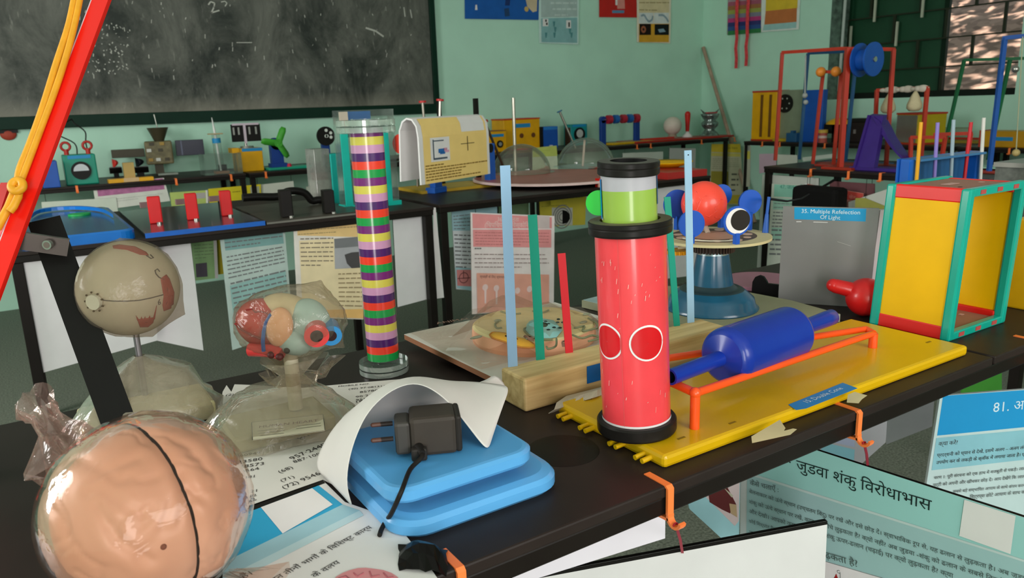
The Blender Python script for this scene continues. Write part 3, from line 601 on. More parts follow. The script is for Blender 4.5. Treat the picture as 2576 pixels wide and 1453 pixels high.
t = thing('black_box', 'black box with lid behind the thick red post', 'box', (5.25, y, T)); MB(mm('#28201e', .5)).box((.06, 0, h*.42), (.16, w, h*.84), .004).m(mm('#77706c', .5)).box((-.021, -.0, h*.45), (.002, .02, .03)).build('box_case', t); MB(DKB).box((.06, 0, h*.92), (.17, w*1.05, h*.16), .004).build('lid', t)
y, w, h = stx(2080, 2133, 296, 366, 5.2)
t = thing('yellow_cap_stand', 'black stand topped with a yellow dome cap', 'stand', (5.2, y, T)); MB(DKB).box((.0, -.03, h*.36), (.1, w*.55, h*.72)).box((0, .05, h*.5), (.1, w*.8, .05)).build('stand_body', t); MB(YEL).at((0, 0, h*.74)).rev([(w*.5, 0), (w*.48, h*.08), (w*.3, h*.2), (w*.12, h*.26), (0, h*.26)], 20).m(DKB).box((0, 0, -.01), (.1, w, .02)).build('cap', t)
y, w, h = stx(2238, 2318, 284, 366, 5.12)
t = thing('mirror_box', 'yellow box with mirrored front and red edges below hanging pouches', 'box', (5.12, y, T), -.35)
MB(mm('#b8a010', .45)).box((.1, -w*.05, h/2), (.22, w*.9, h-.02), .003).m(REDF).box((.1, -w*.05, h-.005), (.23, w*.92, .012)).box((.1, -w*.05, .006), (.23, w*.92, .012)).build('box_case', t); MB(mm('#9c8e86', .12, .6)).box((-.012, -w*.05, h/2), (.006, w*.84, h*.86)).build('mirror', t)
y, w, h = stx(2460, 2585, 328, 392, 5.06)
t = thing('sound_box', 'long yellow box with red ends and blue sticker by window wall', 'box', (5.06, y, T)); MB(mm('#c08a08', .45)).box((.08, 0, h*.48), (.16, w*.94, h*.96), .004).m(LABB).box((-.001, .0, h*.5), (.002, w*.35, h*.22)).build('box_case', t)
for k in (-.48, .48): MB(REDF).box((.08, w*k, h*.5), (.165, .02, h)).m(DKB).box((.08, w*k*.75, h+.015), (.02, .02, .03)).build('end_panel', t)
y, w, h = stx(2300, 2470, 345, 362, 5.42)
t = thing('bead_frame', 'low red frame holding clear tubes on window wall table', 'frame', (5.42, y, T)); MB(mm('#a89030', .5)).box((.05, 0, .008), (.2, w, .016)).build('frame_base', t)
for k in (-.48, .48): MB(REDF).box((.05, w*k, h/2), (.14, .012, h), .002).build('frame_post', t)
MB(REDF).box((-.01, 0, h-.006), (.016, w*.96, .014)).build('frame_rail', t)
for k in (-.25, .1): MB(GLASS).cyl((.05, w*k, .06), (.05, w*(k+.3), .06), .04).build('clear_tube', t)
# ------------------------------------------------------------------ table with red frames and purple ramp (plane positions x)
def fx(name, label, cat, x, bars, base=None, mat=REDF, w=.016, zb=T, part='frame_bar'):
    pts = [(onx(*a, x), onx(*e, x)) for a, e in bars]
    c = pts[0][0].copy(); c.z = zb; t = thing(name, label, cat, c)
    for a, e in pts:
        for p in (a, e): p.z = max(p.z, zb+w/2)
        MB(mat).bar(a, e, w).build(part, t, world=True)
    if base: MB(base[1]).box(base[0][0], base[0][1], .002).build('frame_base', t, world=True)
    return t
t = fx('tall_red_frame', 'tall thin red metal frame on left of red frame table', 'frame', 3.50, [((1968, 132), (1950, 410)), ((1968, 132), (2122, 122)), ((2122, 122), (2250, 124)), ((2248, 124), (2228, 428))], (((3.515, 2.02, T+.006), (.10, .95, .012)), mm('#8c2c20', .45)))
p = onx(2113, 430, 3.30); pt = zat((3.30, p.y), 120)
t = thing('thick_red_post', 'thick red upright post carrying a big blue pulley', 'post', (3.30, p.y, T))
MB(mm('#b42c14', .4)).bar(V((3.30, p.y, T+.012)), V((3.30, p.y, pt)), .028, .02).build('post', t, world=True)
MB(mm('#a02c18', .45)).box((3.325, p.y, T+.006), (.12, .16, .012), .002).build('post_base', t, world=True)
pc = onx(2180, 150, 3.34); rp_ = .075
MB(BLU).cyl(pc+V((.0, .035, 0)), pc+V((0, .028, 0)), rp_, seg=36).cyl(pc+V((0, .028, 0)), pc+V((0, -.03, 0)), rp_*.62, seg=32).cyl(pc+V((0, -.03, 0)), pc+V((0, -.038, 0)), rp_, seg=36).m(STEEL).cyl(pc+V((0, -.036, 0)), pc+V((0, -.045, 0)), .012).build('pulley', t, world=True)
MB(STEEL).cyl(V((3.30, p.y, pc.z)), pc, .006).build('pulley_axle', t, world=True)
t = fx('small_red_frame', 'small red stand with two hanging orange balls', 'stand', 3.42, [((2071, 180), (2044, 420)), ((2071, 180), (2114, 182)), ((2116, 182), (2096, 424))], (((3.42, 2.33, T+.005), (.06, .24, .01)), mm('#a03024', .45)), w=.014, zb=T)
for a, l in (((2065, 181), 'ball'), ((2103, 180), 'ball')):
    c = onx(*a, 3.40); MB(mm('#e88a30', .4)).sph(c, .024, 18, 12).build('orange_ball', t, world=True)
t = fx('pendulum_frame', 'thin dark blue metal frame with silver weight on string', 'frame', 3.62, [((2033, 134), (2010, 412)), ((2033, 134), (2160, 128)), ((2156, 128), (2126, 416))], (((3.62, 2.36, T+.005), (.075, .34, .01)), BLUF), mat=BLUF, w=.014, zb=T)
A = onx(2027, 140, 3.59); B = onx(2025, 240, 3.59)
MB(mm('#a8aaa8', .4)).cyl(A, B, .004).sph(B, .014).sph(onx(2027, 257, 3.59), .013).build('weight_string', t, world=True)
# purple ramp
a = onx(2148, 425, 3.30); b = onx(2290, 438, 3.34); top = onx(2192, 296, 3.38)
t = thing('purple_ramp', 'purple plastic ramp with curved slide on red frame table', 'ramp', (a.x, a.y, T))
MB(PUR).slab([onx(2147, 424, 3.30), onx(2198, 424, 3.30), onx(2222, 292, 3.38), onx(2186, 290, 3.38)], (.03, 0, .006)).bar(onx(2149, 424, 3.295), onx(2187, 290, 3.375), .012).build('ramp_panel', t, world=True)
sl_ = [onx(*q, 3.40) for q in ((2206, 292), (2216, 310), (2228, 335), (2246, 362), (2266, 386), (2284, 404))]
MB(PUR).strip(sl_, (.07, 0, 0), (0, -.035, -.02)).build('slide', t, world=True)
pb = MB(PUR); c = onx(2225, 432, 3.34); pb.box((3.345, c.y-.10, T+.008), (.10, .50, .016), .003).build('ramp_base', t, world=True)
# hanging pouches frame
t = fx('pouch_frame', 'red stand with two cream pouches hanging from wrapped bar', 'stand', 3.68, [((2206, 226), (2196, 424)), ((2206, 227), (2336, 221)), ((2333, 221), (2314, 424))], (((3.705, 1.83, T+.005), (.07, .46, .01)), mm('#8a9a88', .5)), w=.016, zb=T)
wb = MB(mm('#c8beb0', .8))
for i in range(9):
    c = onx(2222+i*12.5, 227-i*.6, 3.68); wb.sph(c, (.013, .020+.005*(i % 3), .011+.003*((i*7) % 3)), 10, 7)
wb.build('cloth_wrap', t, world=True)
for px, py in ((2235, 262), (2301, 256)):
    c = onx(px, py, 3.66); top = onx(px+3, 229, 3.66)
    MB(mm('#c6b894', .8, var=.2, bump=.4)).at(c).rev([(.004, top.z-c.z), (.006, .05), (.022, .02), (.034, -.012), (.034, -.03), (.022, -.042), (0, -.045)], 14).build('pouch', t, world=True)
# low red stand right of ramp
t = fx('low_red_stand', 'low red three-legged stand right of the purple ramp', 'stand', 3.42, [((2292, 345), (2290, 412)), ((2292, 345), (2382, 345)), ((2378, 345), (2368, 404)), ((2350, 338), (2445, 335)), ((2442, 335), (2432, 400))], w=.014, zb=T+.002)
o = MB(mm('#8fb8a0', .5)).box((3.52, 1.72, T+.003), (.12, .3, .005)).build('paper_slip'); o.location.z = T+.0185; o.location.x = 3.55; o.location.y = 1.60; tag(o, 'pale green paper slip lying behind the purple ramp', 'paper')
# green and blue leaning poles
t = fx('green_frame', 'tall dark green metal frame before the window', 'frame', 3.75, [((2426, 150), (2368, 402)), ((2426, 151), (2600, 146)), ((2541, 150), (2486, 402))], mat=GRNF, w=.013, zb=T+.002)
t = fx('blue_pole', 'tall blue post with arm and hanging thread at far right', 'post', 3.30, [((2528, 95), (2488, 430)), ((2524, 96), (2600, 88))], mat=BLUP, w=.015, zb=T+.002)
A = onx(2573, 92, 3.28); B = onx(2556, 384, 3.28)
MB(mm('#a8a888', .6)).cyl(A, B, .002).m(STEEL).sph(onx(2555, 174, 3.28), .013).m(mm('#b8a068', .4)).sph(B, .014).build('thread', t, world=True)
# ------------------------------------------------------------------ things on the near-left middle table
CB = mm('#0d6cc4', .3, coat=.3); CBT = mm('#0f4c72', .25, coat=.4)  # tray top coloured darker than its rim for the dark reflection on it
zt = T+.030
P = [at(x, y, zt) for x, y in ((52, 612), (343, 577), (310, 512), (95, 524))]
t = thing('blue_tray', 'bright blue plastic tray with curved handle on middle table left', 'tray', (P[0].x+.15, P[0].y+.12, T))
x0, x1, y0, y1 = P[0].x, P[1].x, 2.50, min(3.26, P[2].y)
def rrect(x0, x1, y0, y1, r, n=5):
    o = []
    for cx, cy, a0 in ((x1-r, y0+r, -90), (x1-r, y1-r, 0), (x0+r, y1-r, 90), (x0+r, y0+r, 180)):
        for i in range(n+1): a = math.radians(a0+90*i/n); o.append((cx+r*math.cos(a), cy+r*math.sin(a)))
    return o
R = rrect(x0, x1, y0, y1, .04)
R2 = rrect(x0+.012, x1-.012, y0+.012, y1-.012, .032)
MB(CB).surf([[V((a, b, z)) for a, b in R] for z in (T, zt-.004)], True, False).surf([[V((a, b, zt-.004)) for a, b in R], [V((a, b, zt)) for a, b in R2]], True, False).m(CBT).add([V((a, b, zt)) for a, b in R2], [list(range(len(R2)))]).build('tray', t, world=True)
hp = [pd(*q) for q in ((85, 545, 2.42), (110, 533, 2.5), (160, 526, 2.56), (215, 525, 2.58), (262, 534, 2.55), (282, 546, 2.5))]
hp = [at(x, y, zt+.004) for x, y in ((78, 548), (102, 534), (160, 527), (215, 527), (258, 533), (284, 547))]
MB(CB).strip(smooth(hp, 4), (0, .03, 0), (0, 0, .012)).build('handle', t, world=True)
c = at(200, 541, zt+.0005); MB(mm('#1f9a4c', .4)).cyl(c, c+V((0, 0, .006)), .035).build('green_button', t, world=True)
zb = T+.012
t = thing('block_board', 'blue board with three upright red blocks on middle table', 'board', (.46, 2.65, T))
q = [at(x, y, zb) for x, y in ((345, 573), (638, 546), (592, 496), (312, 511))]
q = [V((q[0].x, 2.495, 0)), V((q[1].x, 2.495, 0)), V((q[2].x-.02, q[2].y, 0)), V((q[3].x, q[3].y, 0))]
q[2].y = q[3].y = min(3.2, (q[2].y+q[3].y)/2); q[3].x = q[0].x+.01; q[2].x = q[1].x+.01
MB(mm('#16222e', .18, coat=.5)).prism([(v.x, v.y) for v in q], T+.001, zb).m(mm('#1560c0', .35)).prism([(q[0].x, 2.488), (q[1].x, 2.488), (q[1].x, 2.4955), (q[0].x, 2.4955)], T, zb+.002).build('base_board', t, world=True)
for px0, px1, pt, pb_ in ((380, 413, 495, 562), (474, 504, 487, 553), (561, 589, 480, 543)):
    p = at((px0+px1)/2, pb_, zb); a = ony(px0, pb_, p.y); b_ = ony(px1, pb_, p.y); h = zat(p, pt)-zb
    bl = MB(mm('#d01418', .35)).at((p.x, p.y+.02, zb), -.12).box((0, 0, h/2), (b_.x-a.x, .035, h), .003).build('red_block', t, world=True)
    MB(STEEL).cyl((p.x+.004, p.y-.012, zb), (p.x+.004, p.y-.012, zb+.006), .008).build('screw', bl, world=True)
    MB(mm('#8a6a6a', .6)).box((p.x+.0, p.y+.16, zb+h*.55), (.05, .02, .018)).m(DKB).cyl((p.x+.01, p.y+.165, zb), (p.x+.01, p.y+.165, zb+h*.55), .005).build('clip', t, world=True)
t = thing('coil_board', 'black board with two black blocks and bent tube', 'board', (.85, 2.75, T))
MB(mm('#3c3830', .35, var=.2)).prism([(.66, 2.495), (1.02, 2.495), (.99, 2.98), (.68, 2.98)], T+.001, zb).m(mm('#77736c', .4)).box((.84, 2.494, T+.004), (.36, .003, .006)).build('base_board', t, world=True)
for px0, px1, pt, pb_ in ((712, 741, 478, 546), (820, 846, 478, 536)):
    p = at((px0+px1)/2, pb_, zb); a = ony(px0, pb_, p.y); b_ = ony(px1, pb_, p.y); h = zat(p, pt)-zb
    MB(mm('#181412', .45)).at((p.x, p.y+.02, zb), -.15).box((0, 0, h/2), (b_.x-a.x, .05, h), .003).m(STEEL).cyl((.01, -.035, 0), (.01, -.035, .006), .008).build('black_block', t, world=True)
pts = [(610, 497), (650, 495), (700, 494), (722, 482), (745, 480), (768, 486), (785, 512), (800, 520), (815, 505), (822, 490)]
bt_ = [ony(x, y, 2.80) for x, y in pts]
for p in bt_: p.z = max(p.z, zb+.017)
MB(mm('#141210', .4)).tube(smooth(bt_, 4), .014, 10).build('bent_tube', t, world=True)
# clear and teal tanks
t = thing('clear_tank', 'grey clear tank with teal panel behind the striped tube', 'tank', (.98, 2.88, T))
a = ony(797, 495, 2.86); b_ = ony(836, 495, 2.86); c = ony(886, 495, 2.86); zt_ = zat(a, 376)
MB(clear('grey_acrylic', '#b0b0a8', .42, .06)).box(((a.x+b_.x)/2, 2.90, (T+zt_)/2), (b_.x-a.x, .10, zt_-T), .002).m(mm('#8a5a58', .5)).box(((a.x+b_.x)/2, 2.90, T+(zt_-T)*.45), (.05, .05, .05)).m(mm('#c0beb4', .5)).box(((a.x+b_.x)/2, 2.90, T+.05), (.06, .06, .09)).build('clear_box', t, world=True)
MB(mm('#0cae a4'.replace(' ', ''), .4)).box(((b_.x+c.x)/2, 2.88, (T+zt_)/2-.01), (c.x-b_.x, .07, zt_-T-.02), .003).build('teal_panel', t, world=True)
t = thing('tall_acrylic_tank', 'tall clear acrylic tank with teal corner strips and base', 'tank', (1.1, 2.72, T))
a = ony(868, 510, 2.66); b_ = ony(1004, 510, 2.66); zt_ = zat(a, 278); w = b_.x-a.x
bx = MB(ACR)
for c_, d_ in (((a.x+w/2, 2.66, (T+zt_)/2), (w, .004, zt_-T)), ((a.x+w/2, 2.71, (T+zt_)/2), (w, .004, zt_-T)), ((a.x, 2.685, (T+zt_)/2), (.004, .05, zt_-T)), ((b_.x, 2.685, (T+zt_)/2), (.004, .05, zt_-T))): bx.box(c_, d_)
bx.build('clear_wall', t, world=True)
TE = mm('#12b0a0', .3)
for xx_ in (a.x+.014, a.x+w*.80): MB(TE).box((xx_, 2.653, (T+zt_)/2-.03), (.026, .008, zt_-T-.07)).build('corner_strip', t, world=True)
MB(TE).box((a.x+w/2, 2.68, T+.008), (w+.01, .065, .016)).build('tank_base', t, world=True)
MB(mm('#1a6ac0', .4)).box((a.x+w*.4, 2.685, zt_-.02), (w*.4, .03, .03)).m(TEALACR).box((a.x+w*.5, 2.685, zt_-.07), (w*.8, .035, .05)).m(mm('#c8b8a8', .5)).box((a.x+.02, 2.66, zt_-.03), (.03, .012, .05)).build('tank_lid', t, world=True)
# ------------------------------------------------------------------ middle table with the yellow card and domes
AZ = math.radians(25); U_ = V((math.cos(AZ), math.sin(AZ), 0)); n_ = V((math.sin(AZ), -math.cos(AZ), 0)); O_ = at(1108, 480, T); O_ = V((1.42, 2.57, T))
TL, TR, BR, BL = [onp(x, y, O_, n_) for x, y in ((1048, 327), (1222, 305), (1239, 431), (1064, 470))]
t = thing('card_stand', 'white-backed yellow information card draped over a blue rod stand', 'stand', ((TL.x+BL.x)/2, (TL.y+BL.y)/2, T), AZ)
xr = ((TR-TL).dot(U_)+(BR-BL).dot(U_))/2; xl = 0; yc = 0
zb_, ztop = (BL.z+BR.z)/2-T, (TL.z+TR.z)/2-T+.035
cs = [(0, zb_), (0, ztop-.07), (.006, ztop-.03), (.025, ztop-.005), (.05, ztop), (.072, ztop-.012), (.088, ztop-.045), (.098, zb_+.01)]
CY = mm('#f6d282', .5, var=.04)
cd_ = MB(WHITE).strip([(0, y, z) for y, z in cs], (xr, 0, 0), [(0, .006, 0), (0, .006, 0), (0, .005, -.002), (0, .003, -.005), (0, 0, -.006), (0, -.004, -.005), (0, -.006, 0), (0, -.006, 0)])
cd_.v = [(p[0]+xr/2, p[1], p[2]) for p in cd_.v]
pr = lambda u, v, k=1: V((xr*u, -.0008*k, ztop-.07+(zb_-ztop+.07)*v))
def rq(u0, v0, u1, v1, m, k): cd_.m(m).add([pr(u0, v0, k), pr(u1, v0, k), pr(u1, v1, k), pr(u0, v1, k)], [[0, 1, 2, 3]])
rq(.05, -.012, .96, 1, CY, 1); rq(.14, .02, .40, .54, WHITE, 2)
cd_.m(CY).surf([[V((xr*u, y-.0012, z+.001)) for u in (.05, .96)] for y, z in ((0, ztop-.07), (.006, ztop-.03), (.022, ztop-.006))], smooth=False)
cd_.m(WHITE).surf([[V((xr*u, y-.002, z+.0018)) for u in (.58, .93)] for y, z in ((.001, ztop-.062), (.006, ztop-.03), (.022, ztop-.006))], smooth=False)
for r_ in ((.17, .06, .185, .48), (.17, .46, .36, .50), (.18, .08, .32, .105)): rq(*r_, mm('#4a5664', .6), 3)
for r_, c in (((.24, .27, .32, .36), '#2a6ab0'), ((.31, .26, .36, .32), '#c88aa0'), ((.33, .31, .385, .36), '#d8a0b8'), ((.26, .34, .33, .39), '#2a6ab0')): rq(*r_, mm(c, .6), 4)
for r_ in ((.655, .05, .665, .38), (.56, .205, .76, .22)): rq(*r_, mm('#4a3a20', .6), 3)
for i in range(6):
    u = .04; rnd = random.Random(i)
    while u < [.25, .95, .6, .5, .5, .8][i]: g = rnd.uniform(.02, .06); rq(u+.02, .60+i*.062, min(.95, u+g+.02), .625+i*.062, mm('#8a6a28', .6), 3); u += g+.008
cd_.build('draped_card', t)
o0 = V(((TL.x+BL.x)/2, (TL.y+BL.y)/2, T)); q1 = at(1098, 484, T)-o0; q2 = at(1234, 466, T)-o0
rh = zat(o0+q2, 372)-T; ry = -(q1+q2).dot(n_)/2
MB(STEEL).cyl((.03, ry, rh), (xr+.09, ry, rh), .012).build('rod', t)
cr_ = onp(1006, 362, o0-n_*.15, n_); MB(mm('#d03018', .4)).cyl(cr_, cr_+U_*.03, .036, seg=20).build('rod_end', t, world=True)
for qv in (q1, q2):
    xx_, yy_ = qv.dot(U_), -qv.dot(n_)
    MB(mm('#1f5cb8', .4)).box((xx_, yy_, rh/2+.01), (.05, .03, rh+.02), .004).box((xx_, yy_, .012), (.085, .05, .024), .003).m(DKB).cyl((xx_-.012, yy_-.016, rh), (xx_-.012, yy_-.018, rh), .02).build('stand_post', t)
p = at(1108, 480, T+.008); 
tag(MB(mm('#c09a2c', .5)).prism([(1.42, 2.90), (1.80, 2.92), (1.78, 3.14), (1.42, 3.14)], T, T+.012).build('yellow_board'), 'flat yellow board lying under the draped card stand', 'board')
# pink disc with domes
c = at(1440, 452, T+.03); 
t = thing('dome_disc', 'large pinkish red disc with white rim under two clear domes', 'disc', (c.x, c.y, T))
c = V((2.08, 2.89, T)); R_ = .365
MB(mm('#b06058', .4)).at(c).rev([(0, .026), (R_-.006, .026)], 56).m(mm('#e8c8c4', .4)).lathe([(R_-.006, .0262), (R_, .024), (R_, .016), (R_-.01, .014)], 56).m(DKB).lathe([(.12, .014), (.12, 0)], 32).lathe([(R_-.01, .014), (0, .014)], 48).build('disc', t, world=True)
zd = T+.026
for (px0, px1, pt, pb_), l in (((1240, 1385, 362, 448), 'smaller clear plastic dome with steel rod, left on pink disc'), ((1402, 1545, 346, 432), 'larger clear plastic dome on blue plate, right on pink disc')):
    m_ = (px0+px1)/2; p = at(m_, pb_-14, zd); r_ = (px1-px0)/2*dep(p)/F; h = zat(p, pt)-zd
    t = thing('clear_dome', l, 'dome', (p.x, p.y, zd))
    MB(GLASS).rev([(r_*1.15, .002), (r_*1.02, .003)]+[(r_*math.cos(a*.1571), .003+(h-.003)*math.sin(a*.1571)) for a in range(11)], 40).build('dome', t)
    if px0 > 1300: MB(mm('#8fa8b4', .3)).cyl((0, 0, .0002), (0, 0, .003), r_*.97, seg=36).build('plate', t); MB(mm('#d8c0b8', .4)).cyl((-.02, 0, .003), (-.005, 0, h*.93), .006).build('pin', t)
    else: pass
def rodt(name, label, base, top, r, c, head=None, hr=.012, metal=.9):
    t = thing(name, label, 'rod', V(base)); MB(mm(c, .3, metal)).cyl(base, top, r).build('shaft', t, world=True)
    if head: u = (V(top)-V(base)).normalized(); MB(mm(head, .4)).cyl(V(top), V(top)+u*.008, hr).build('head', t, world=True)
p = at(1297, 432, zd); rodt('steel_rod', 'tallest bright steel rod rising through the smaller dome', (p.x, p.y, zd+.005), (p.x, p.y, zat(p, 246)), .008, '#c8c0b4')
for (tx, ty), (bx_, by_), yy, c, hd, l in (((1063, 258), (1078, 440), 3.05, '#9c948a', '#c02828', 'thin leaning rod with red head left of the draped card'), ((1107, 254), (1104, 440), 2.98, '#b8b0a8', '#c02828', 'upright steel rod with red head behind the draped card'),
        ((1220, 308), (1275, 440), 3.0, '#5c4a3c', '#a02018', 'brown leaning rod with red head right of the draped card'), ((1046, 312), (1050, 440), 3.1, '#9c948a', '#c02020', 'short rod with round red head left behind the card')):
    A = ony(tx, ty, yy); k = ony(bx_, by_, yy); u = (k-A); e = A+u*((T+.013-A.z)/u.z); rodt('pinned_rod', l, e, A, .006, c, hd, .016)
A = ony(1408, 281, 4.6); e = V((ony(1448, 380, 4.86).x, 4.86, T+.002)); rodt('pinned_rod', 'leaning steel rod with blue head above the right dome', e, ony(1408, 281, 4.92), .009, '#8c887e', '#1f6a9c', .022)
for px, l in ((1103, 'thin black upright strip behind the red-headed rod'), (1196, 'black upright strip above the draped card')):
    A = ony(px, 247, 3.12); tag(MB(DKB).box((A.x, 3.12, (A.z+T)/2), (.018 if px > 1150 else .014, .02, A.z-T-.001)).build('black_strip'), l, 'strip')
# red board and yellow disc at right of this table
tag(MB(mm('#b8302c', .4)).prism([(2.46, 2.53), (2.71, 2.53), (2.71, 2.92), (2.46, 3.10)], T, T+.03).build('red_block_board'), 'flat red board right of the pink disc under yellow disc', 'board')
p = at(1676, 412, T+.045); t = thing('yellow_disc', 'shallow yellow dish lying on flat red board', 'dish', (p.x, p.y, T+.03)); MB(YELB).at().rev([(0, .0), (.06, 0), (.125, .022), (.13, .028), (.11, .022), (0, .012)], 36).build('dish', t)
p = ony(1500, 460, 2.56); tag(MB(RED).box((p.x, 2.545, T+.018), (.02, .02, .036)).m(mm('#c89888', .5)).cyl((p.x-.004, 2.53, T), (p.x-.004, 2.53, T+.02), .01).build('red_peg'), 'small red peg on table edge left of the green tube', 'peg')
# ------------------------------------------------------------------ boards hanging below the tables
def hp_(y): return (V((0, y, 0)), V((0, -1, 0)))
def hq(p, q, z): return vplane(at(*p, z), at(*q, z))
LG = mm('#b6c0b4', .6)
def wb_(label, pl, cs, hx='#ded9dc', th=.005, edge=BLK): return board('white_board', label, pl, cs, mm(hx, .6, var=.03), (), 'hanging boards', 'board', th, edge)
wb_('large white hanging board at left below the blue tray', hp_(2.505), [(33, 640), (395, 596), (395, 856), (90, 942)])
P0 = ony(395, 850, 2.60)
wb_('white hanging board turned away, right of the large one behind eye model', (P0, V((-.35, -1, 0))), [(372, 600), (478, 598), (512, 881), (366, 850)])
board('hanging_poster', 'light green text poster with small dark photograph below blocks board', hp_(2.72), [(440, 590), (536, 585), (546, 699), (470, 708)], mm('#9fc98a', .6), [('P', [(536, 585), (544, 585), (549, 699), (541, 700)], WHITE), ('L', ((487, 610), (535, 606), (490, 650), (538, 647)), 6, .25, mm('#7f9a70', .6)), ('P', [(492, 663), (520, 660), (522, 695), (494, 697)], mm('#5c5560', .6))], 'hanging posters')
board('hanging_poster', 'yellow sliver of poster behind the light green poster', hp_(2.76), [(530, 580), (566, 578), (568, 688), (534, 692)], mm('#c9b62a', .6), (), 'hanging posters')
TLR = [(552, 588), (716, 575), (738, 830), (585, 880)]
board('hanging_poster', 'grey and teal text poster left of the waterfall poster', hp_(2.53), TLR, mm('#b9c8c4', .6), [('P', [(562, 588), (710, 577), (714, 612), (567, 630)], mm('#7fa8a8', .6)), ('L', ((565, 600), (708, 586), (566, 624), (712, 604)), 3, .4, GREYINK), ('L', ((570, 648), (712, 622), (575, 700), (718, 668)), 6, .35, GREYINK), ('P', [(578, 718), (718, 680), (730, 800), (592, 840)], mm('#93b8b6', .6)), ('L', ((580, 715), (718, 682), (594, 800), (728, 770)), 8, .35, GREYINK)], 'hanging posters')
CR = mm('#f0d8b0', .6)
board('hanging_poster', 'cream and orange poster with a grey waterfall photograph', hp_(2.508), [(738, 572), (912, 558), (914, 803), (750, 798)], mm('#ece2dc', .6), [('P', [(748, 572), (912, 560), (912, 596), (748, 592)], mm('#f0c88a', .6)), ('L', ((750, 580), (905, 570), (750, 590), (905, 580)), 2, .3, mm('#8a7450', .6)), ('P', [(752, 605), (912, 596), (913, 800), (762, 795)], mm('#f2dcb4', .6)),
    ('L', ((755, 602), (838, 600), (757, 668), (838, 668)), 7, .3, mm('#8a7a68', .6)), ('P', [(840, 600), (912, 594), (912, 672), (842, 676)], mm('#b0aeb4', .6)), ('P', [(840, 600), (912, 594), (912, 618), (842, 624)], mm('#7c7c80', .6)), ('P', [(866, 640), (884, 634), (912, 632), (912, 672), (884, 674), (872, 662)], mm('#4e4a4c', .6)), ('L', ((850, 690), (908, 688), (852, 780), (910, 782)), 9, .28, mm('#a08a68', .6)), ('P', [(764, 780), (913, 776), (913, 800), (763, 795)], mm('#f4c078', .6))], 'hanging posters')
wb_('white hanging board between the table legs right of striped tube', hp_(2.53), [(988, 548), (1066, 540), (1075, 752), (1000, 772)])
board('white_board', 'narrow white board sliver between the two middle tables', (ony(1095, 600, 2.53), V((-.5, -1, 0))), [(1090, 522), (1096, 522), (1117, 748), (1090, 752)], WHITE, (), 'hanging boards', 'board')
board('hanging_poster', 'pale blue text poster behind the pink poster', hp_(2.62), [(1136, 530), (1250, 505), (1256, 735), (1148, 727)], mm('#d8dee0', .6), [('P', [(1136, 532), (1250, 505), (1252, 580), (1138, 580)], mm('#9ec4cc', .6)), ('L', ((1140, 545), (1186, 540), (1142, 576), (1188, 576)), 5, .35, GREYINK), ('L', ((1142, 592), (1188, 594), (1146, 672), (1190, 674)), 9, .35, GREYINK), ('P', [(1145, 672), (1190, 674), (1192, 732), (1149, 724)], mm('#a4ccd4', .6)), ('P', [(1148, 678), (1186, 678), (1188, 720), (1150, 718)], mm('#d88a88', .6)), ('O', (1166, 698), .022, .019, mm('#6a3a3c', .6)), ('S', [(1150, 700), (1182, 698)], .003, mm('#6a3a3c', .6)), ('S', [(1165, 680), (1165, 700)], .003, mm('#6a3a3c', .6))], 'hanging posters')
PK = mm('#f09a9c', .6); PK2 = mm('#f6d4d2', .6)
board('hanging_poster', 'pink poster with white sticker behind the coloured strips', hp_(2.53), [(1184, 534), (1395, 543), (1393, 775), (1188, 790)], mm('#f3e4e4', .6), [('P', [(1188, 537), (1388, 546), (1388, 574), (1189, 574)], PK), ('T', '36. श्यानता', (1250, 556), (1305, 557), PK2), ('T', '(चिपचिपापन विस्कोसिटी)', (1218, 571), (1345, 571), PK2), ('P', [(1352, 542), (1382, 544), (1382, 574), (1353, 573)], mm('#d8c4c4', .6)),
    ('P', [(1189, 577), (1386, 577), (1386, 622), (1190, 620)], PK), ('L', ((1194, 585), (1380, 587), (1195, 614), (1380, 617)), 5, .25, mm('#c06a6e', .6)), ('L', ((1193, 626), (1222, 626), (1193, 630), (1222, 630)), 1, .8, GREYINK), ('L', ((1193, 640), (1370, 641), (1193, 672), (1384, 672)), 4, .25, mm('#9a8080', .6)), ('P', [(1198, 686), (1380, 690), (1380, 780), (1200, 786)], mm('#f0aa98', .6)), ('T', 'प्रवाही के लिए श्यानता', (1206, 698), (1268, 699), mm('#7a4a44', .6))]
    + [('O', (x, y), .013, 0, PK2) for x, y in ((1219, 722), (1247, 724), (1300, 730), (1330, 726))] + [('P', [(x-3, y), (x+3, y), (x+2, y+40), (x-2, y+40)], PK2) for x, y in ((1219, 722), (1247, 724))], 'hanging posters')
board('hanging_poster', 'yellow poster with half black spiral circle under dome table', hp_(2.85), [(1357, 498), (1475, 486), (1472, 565), (1360, 571)], mm('#d0c040', .6), [('L', ((1362, 506), (1468, 496), (1362, 520), (1468, 512)), 2, .2, mm('#9a8e30', .6)), ('P', Q(1388, 522, 1440, 566), mm('#c8c8bc', .6))]
    + [('O', (1414, 545), .056-.012*i, .050-.012*i, mm('#8a8a84', .6)) for i in range(4)] + [('P', [(1414, 528), (1424, 530), (1432, 538), (1433, 550), (1426, 560), (1414, 563)], BLK)], 'hanging posters')
board('hanging_poster', 'green blank poster back between dark gaps under dome table', hp_(3.0), [(1255, 505), (1330, 500), (1330, 560), (1256, 560)], mm('#8fae84', .6), (), 'hanging posters')
board('hanging_poster', 'yellow strip poster tucked under front edge of dome table', hp_(2.80), [(1385, 490), (1400, 488), (1402, 515), (1386, 515)], mm('#d2c23a', .6), (), 'hanging posters')
wb_('wide white board hanging behind the orange ball', hp_(2.545), [(1640, 478), (1762, 452), (1765, 690), (1640, 705)])
